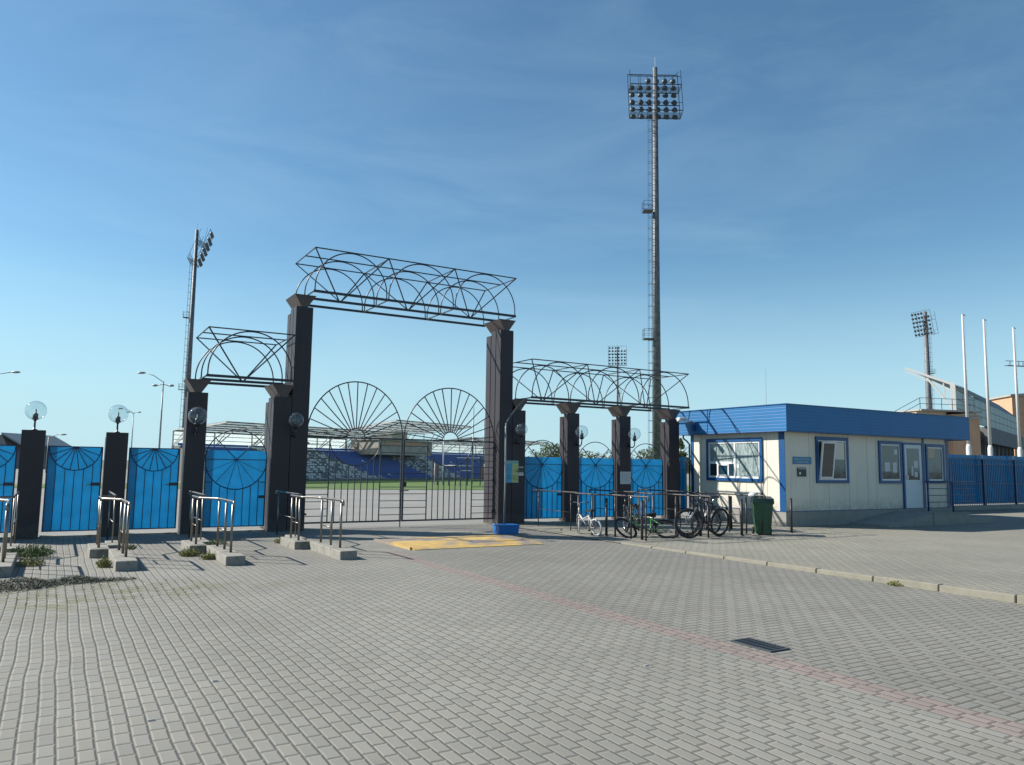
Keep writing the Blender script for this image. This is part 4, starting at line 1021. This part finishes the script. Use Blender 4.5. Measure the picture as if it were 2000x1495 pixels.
MB().hexa([(0, 0, 0), (6.0, 0, 0), (6.0, 14, 0), (0, 14, 0)], [(0, 0, 4.2), (3.1, 0, 5.3), (3.1, 14, 5.3), (0, 14, 4.2)]).build('wall', 'greywall', hb_)
MB().hexa([(3.1, -.1, 5.35), (6.3, -.1, 3.6), (6.3, 14, 3.6), (3.1, 14, 5.35)], [(3.1, -.1, 5.6), (6.3, -.1, 3.85), (6.3, 14, 3.85), (3.1, 14, 5.6)]).build('roof', 'darkroof', hb_)

# ---------------------------------------------------------------- vegetation
def leaves(b, c, rad, n, size, rng):
    for _ in range(n):
        while True:
            p = Vector((rng.uniform(-1, 1), rng.uniform(-1, 1), rng.uniform(-1, 1)))
            if p.length < 1 and rng.random() < .35+.65*p.length: break
        p = Vector((p.x*rad[0], p.y*rad[1], p.z*rad[2]))+Vector(c)
        a = Vector((rng.gauss(0, 1), rng.gauss(0, 1), rng.gauss(0, 1))).normalized(); u = a.orthogonal().normalized()*size*rng.uniform(.6, 1.3); v = a.cross(u).normalized()*size*rng.uniform(.4, .9)
        b.poly([p-u, p+v*.6, p+u, p-v*.6])
def tree(x, y, H, W, label, seed, conifer=False):
    rng = random.Random(seed); t = thing('tree', label, 'tree', (x, y, 0), 0, None)
    tk = MB().tube([(0, 0, 0), (.1, 0, H*.4), (0, .1, H*.8)], H*.03, 7, r2=H*.008)
    for k in range(6):
        a = rng.uniform(0, 2*PI); z = H*rng.uniform(.3, .6); tk.tube([(0, 0, z), (cos(a)*W*.35, sin(a)*W*.35, z+H*.2)], H*.01, 5, r2=H*.004)
    tk.build('trunk', 'bark', t)
    b = MB()
    for k in range(14):
        f = rng.random()
        if conifer: z = H*(.15+.8*f); r = W*.5*(1-f)*.9+.2; c = (rng.uniform(-1, 1)*r*.3, rng.uniform(-1, 1)*r*.3, z); rr = (r*.8, r*.8, H*.08)
        else: a = rng.uniform(0, 2*PI); q = W*.34*math.sqrt(rng.random()); c = (cos(a)*q, sin(a)*q, H*(.38+.45*f)); rr = (W*.22, W*.22, H*.14)
        leaves(b, c, rr, 130, H*.035, rng)
    b.build('crown', 'tree', t); return t
tree(101.1, 150.0, 7.9, 11, 'broad green tree left of the white bicycle pillar, above the fence line', 3)
tree(83.5, 90.4, 6.3, 4.0, 'slim pale green tree in the gap left of the kiosk', 5, True)
tree(147.6, 169.3, 8.0, 12, 'dark green tree low behind the gate nearest the kiosk', 9)
rng = random.Random(11); wd = MB()
for k in range(70):
    f = k/69; x = 120+f*42; y = 202-f*36+rng.uniform(-4, 4); h = rng.uniform(4.2, 6.9); leaves(wd, (x, y, h*.5), (rng.uniform(1.5, 3), 2.5, h*.5), 90, .42, rng)
tag(wd.build('far_wood', 'tree2'), 'low line of far woodland beyond the stadium', 'woodland', kind='stuff')

def weeds(loc, n, h, sp, m, label, seed, name='weed_clump'):
    rng = random.Random(seed); t = thing(name, label, 'weeds', loc, 0, 'weeds growing on the rail plinths')
    b = MB()
    for k in range(n):
        a = rng.uniform(0, 2*PI); r = sp*math.sqrt(rng.random()); hm = h*(1-.6*(r/sp)**2); x, y = r*cos(a), r*sin(a)*.8; z = hm*rng.random()**.7*rng.uniform(.5, 1)
        l = rng.uniform(.012, .034); d1 = Vector((rng.gauss(0, 1), rng.gauss(0, 1), rng.uniform(-.2, 1.1))).normalized()*l; d2 = d1.cross(Vector((rng.gauss(0, 1), rng.gauss(0, 1), rng.gauss(0, 1)))).normalized()*l*.32; p = Vector((x, y, z))
        b.poly([p, p+d1*.5+d2, p+d1, p+d1*.5-d2])
        if k % 5 == 0: w_ = .0025; b.poly([(x*.7-w_, y*.7, 0), (x*.7+w_, y*.7, 0), (x+w_, y, z+.02), (x-w_, y, z+.02)])
    b.build('foliage', m, t); return t
weeds((-.28, 15.3, .02), 1500, .26, .36, 'leafd', 'leafy green weeds by the plinth at the left edge', 1)
weeds((-.25, 14.2, .0), 500, .15, .20, 'leafy', 'yellow green tuft before the leftmost rail plinth', 2)
weeds((.72, 13.6, .0), 520, .20, .11, 'leafy', 'yellow green weeds on the left side of the second rail plinth', 3)
weeds((1.15, 14.75, .13), 260, .12, .12, 'leafd', 'small weeds between the posts of the second rail', 4)
weeds((2.08, 14.6, .0), 700, .18, .18, 'leafy', 'weeds at the far left corner of the third rail plinth', 5)
weeds((2.30, 14.0, .0), 500, .16, .13, 'leafy', 'weeds against the middle of the third rail plinth', 6)
weeds((2.62, 15.2, .10), 420, .16, .2, 'leafd', 'dark weeds between the posts of the third rail', 7)
weeds((4.02, 16.2, .0), 260, .15, .12, 'leafy', 'small tuft behind the plinth nearest the double gate', 8)
weeds((10.57, 7.0, .0), 260, .07, .14, 'leafy', 'grass tuft growing at the foot of the kerb', 9)
rng = random.Random(21); hp = MB()
for k in range(15000):
    u = rng.random()**1.25; x = -1.9+u*2.95; cy = 11.8+.38*u+.06*sin(x*5); wdt = .55*(1-u)**.75+.10; dy = rng.gauss(0, .45); y = cy+dy*wdt
    if u > .75 and rng.random() < (u-.75)*3.4: continue
    hh = max(.004, (.16*(1-u)**.8)*math.exp(-dy*dy*2.2)*rng.uniform(.5, 1.05)*(1+.4*sin(x*9+y*4)))
    a = rng.uniform(0, 2*PI); l = rng.uniform(.02, .055); w_ = rng.uniform(.004, .012); p = Vector((x, y, hh)); d_ = Vector((cos(a)*l, sin(a)*l, rng.uniform(-.015, .03))); q = Vector((-sin(a)*w_, cos(a)*w_, 0))
    hp.poly([p-q, p+d_*.5-q*.3, p+d_, p+q])
tag(hp.build('dry_weed_heap', 'dry'), 'grey heap of dry weeds on the sunken pavers at the left', 'weeds', kind='stuff')
ts = MB(); rng = random.Random(31)
for k in range(900):
    x = .05+.1*rng.randint(-9, 18)+rng.uniform(-.01, .01)-.05; y = rng.uniform(10.3, 12.0); hh = rng.uniform(.006, .022); a = rng.uniform(0, PI)
    ts.poly([(x, y, 0), (x+cos(a)*.008, y+sin(a)*.008, 0), (x+rng.uniform(-.01, .01), y+rng.uniform(-.01, .01), hh)])
tag(ts.build('joint_grass', 'leafy'), 'sparse green growth in the paver joints', 'grass', kind='stuff')
for x, y, l in ((1.13, 6.3, 'white scrap on the pavers at the lower left'), (.62, 5.55, 'cigarette end on the pavers at the very lower left'), (4.35, 5.15, 'white scrap on the pavers left of the red strip')):
    o = MB().hexa([(-.02, -.006, 0), (.02, -.006, 0), (.018, .006, 0), (-.02, .006, 0)], [(-.02, -.005, .006), (.018, -.006, .008), (.018, .004, .006), (-.02, .006, .004)]).build('litter', 'paper'); o.location = (x, y, .004); tag(o, l, 'litter', 'bits of litter on the pavers')
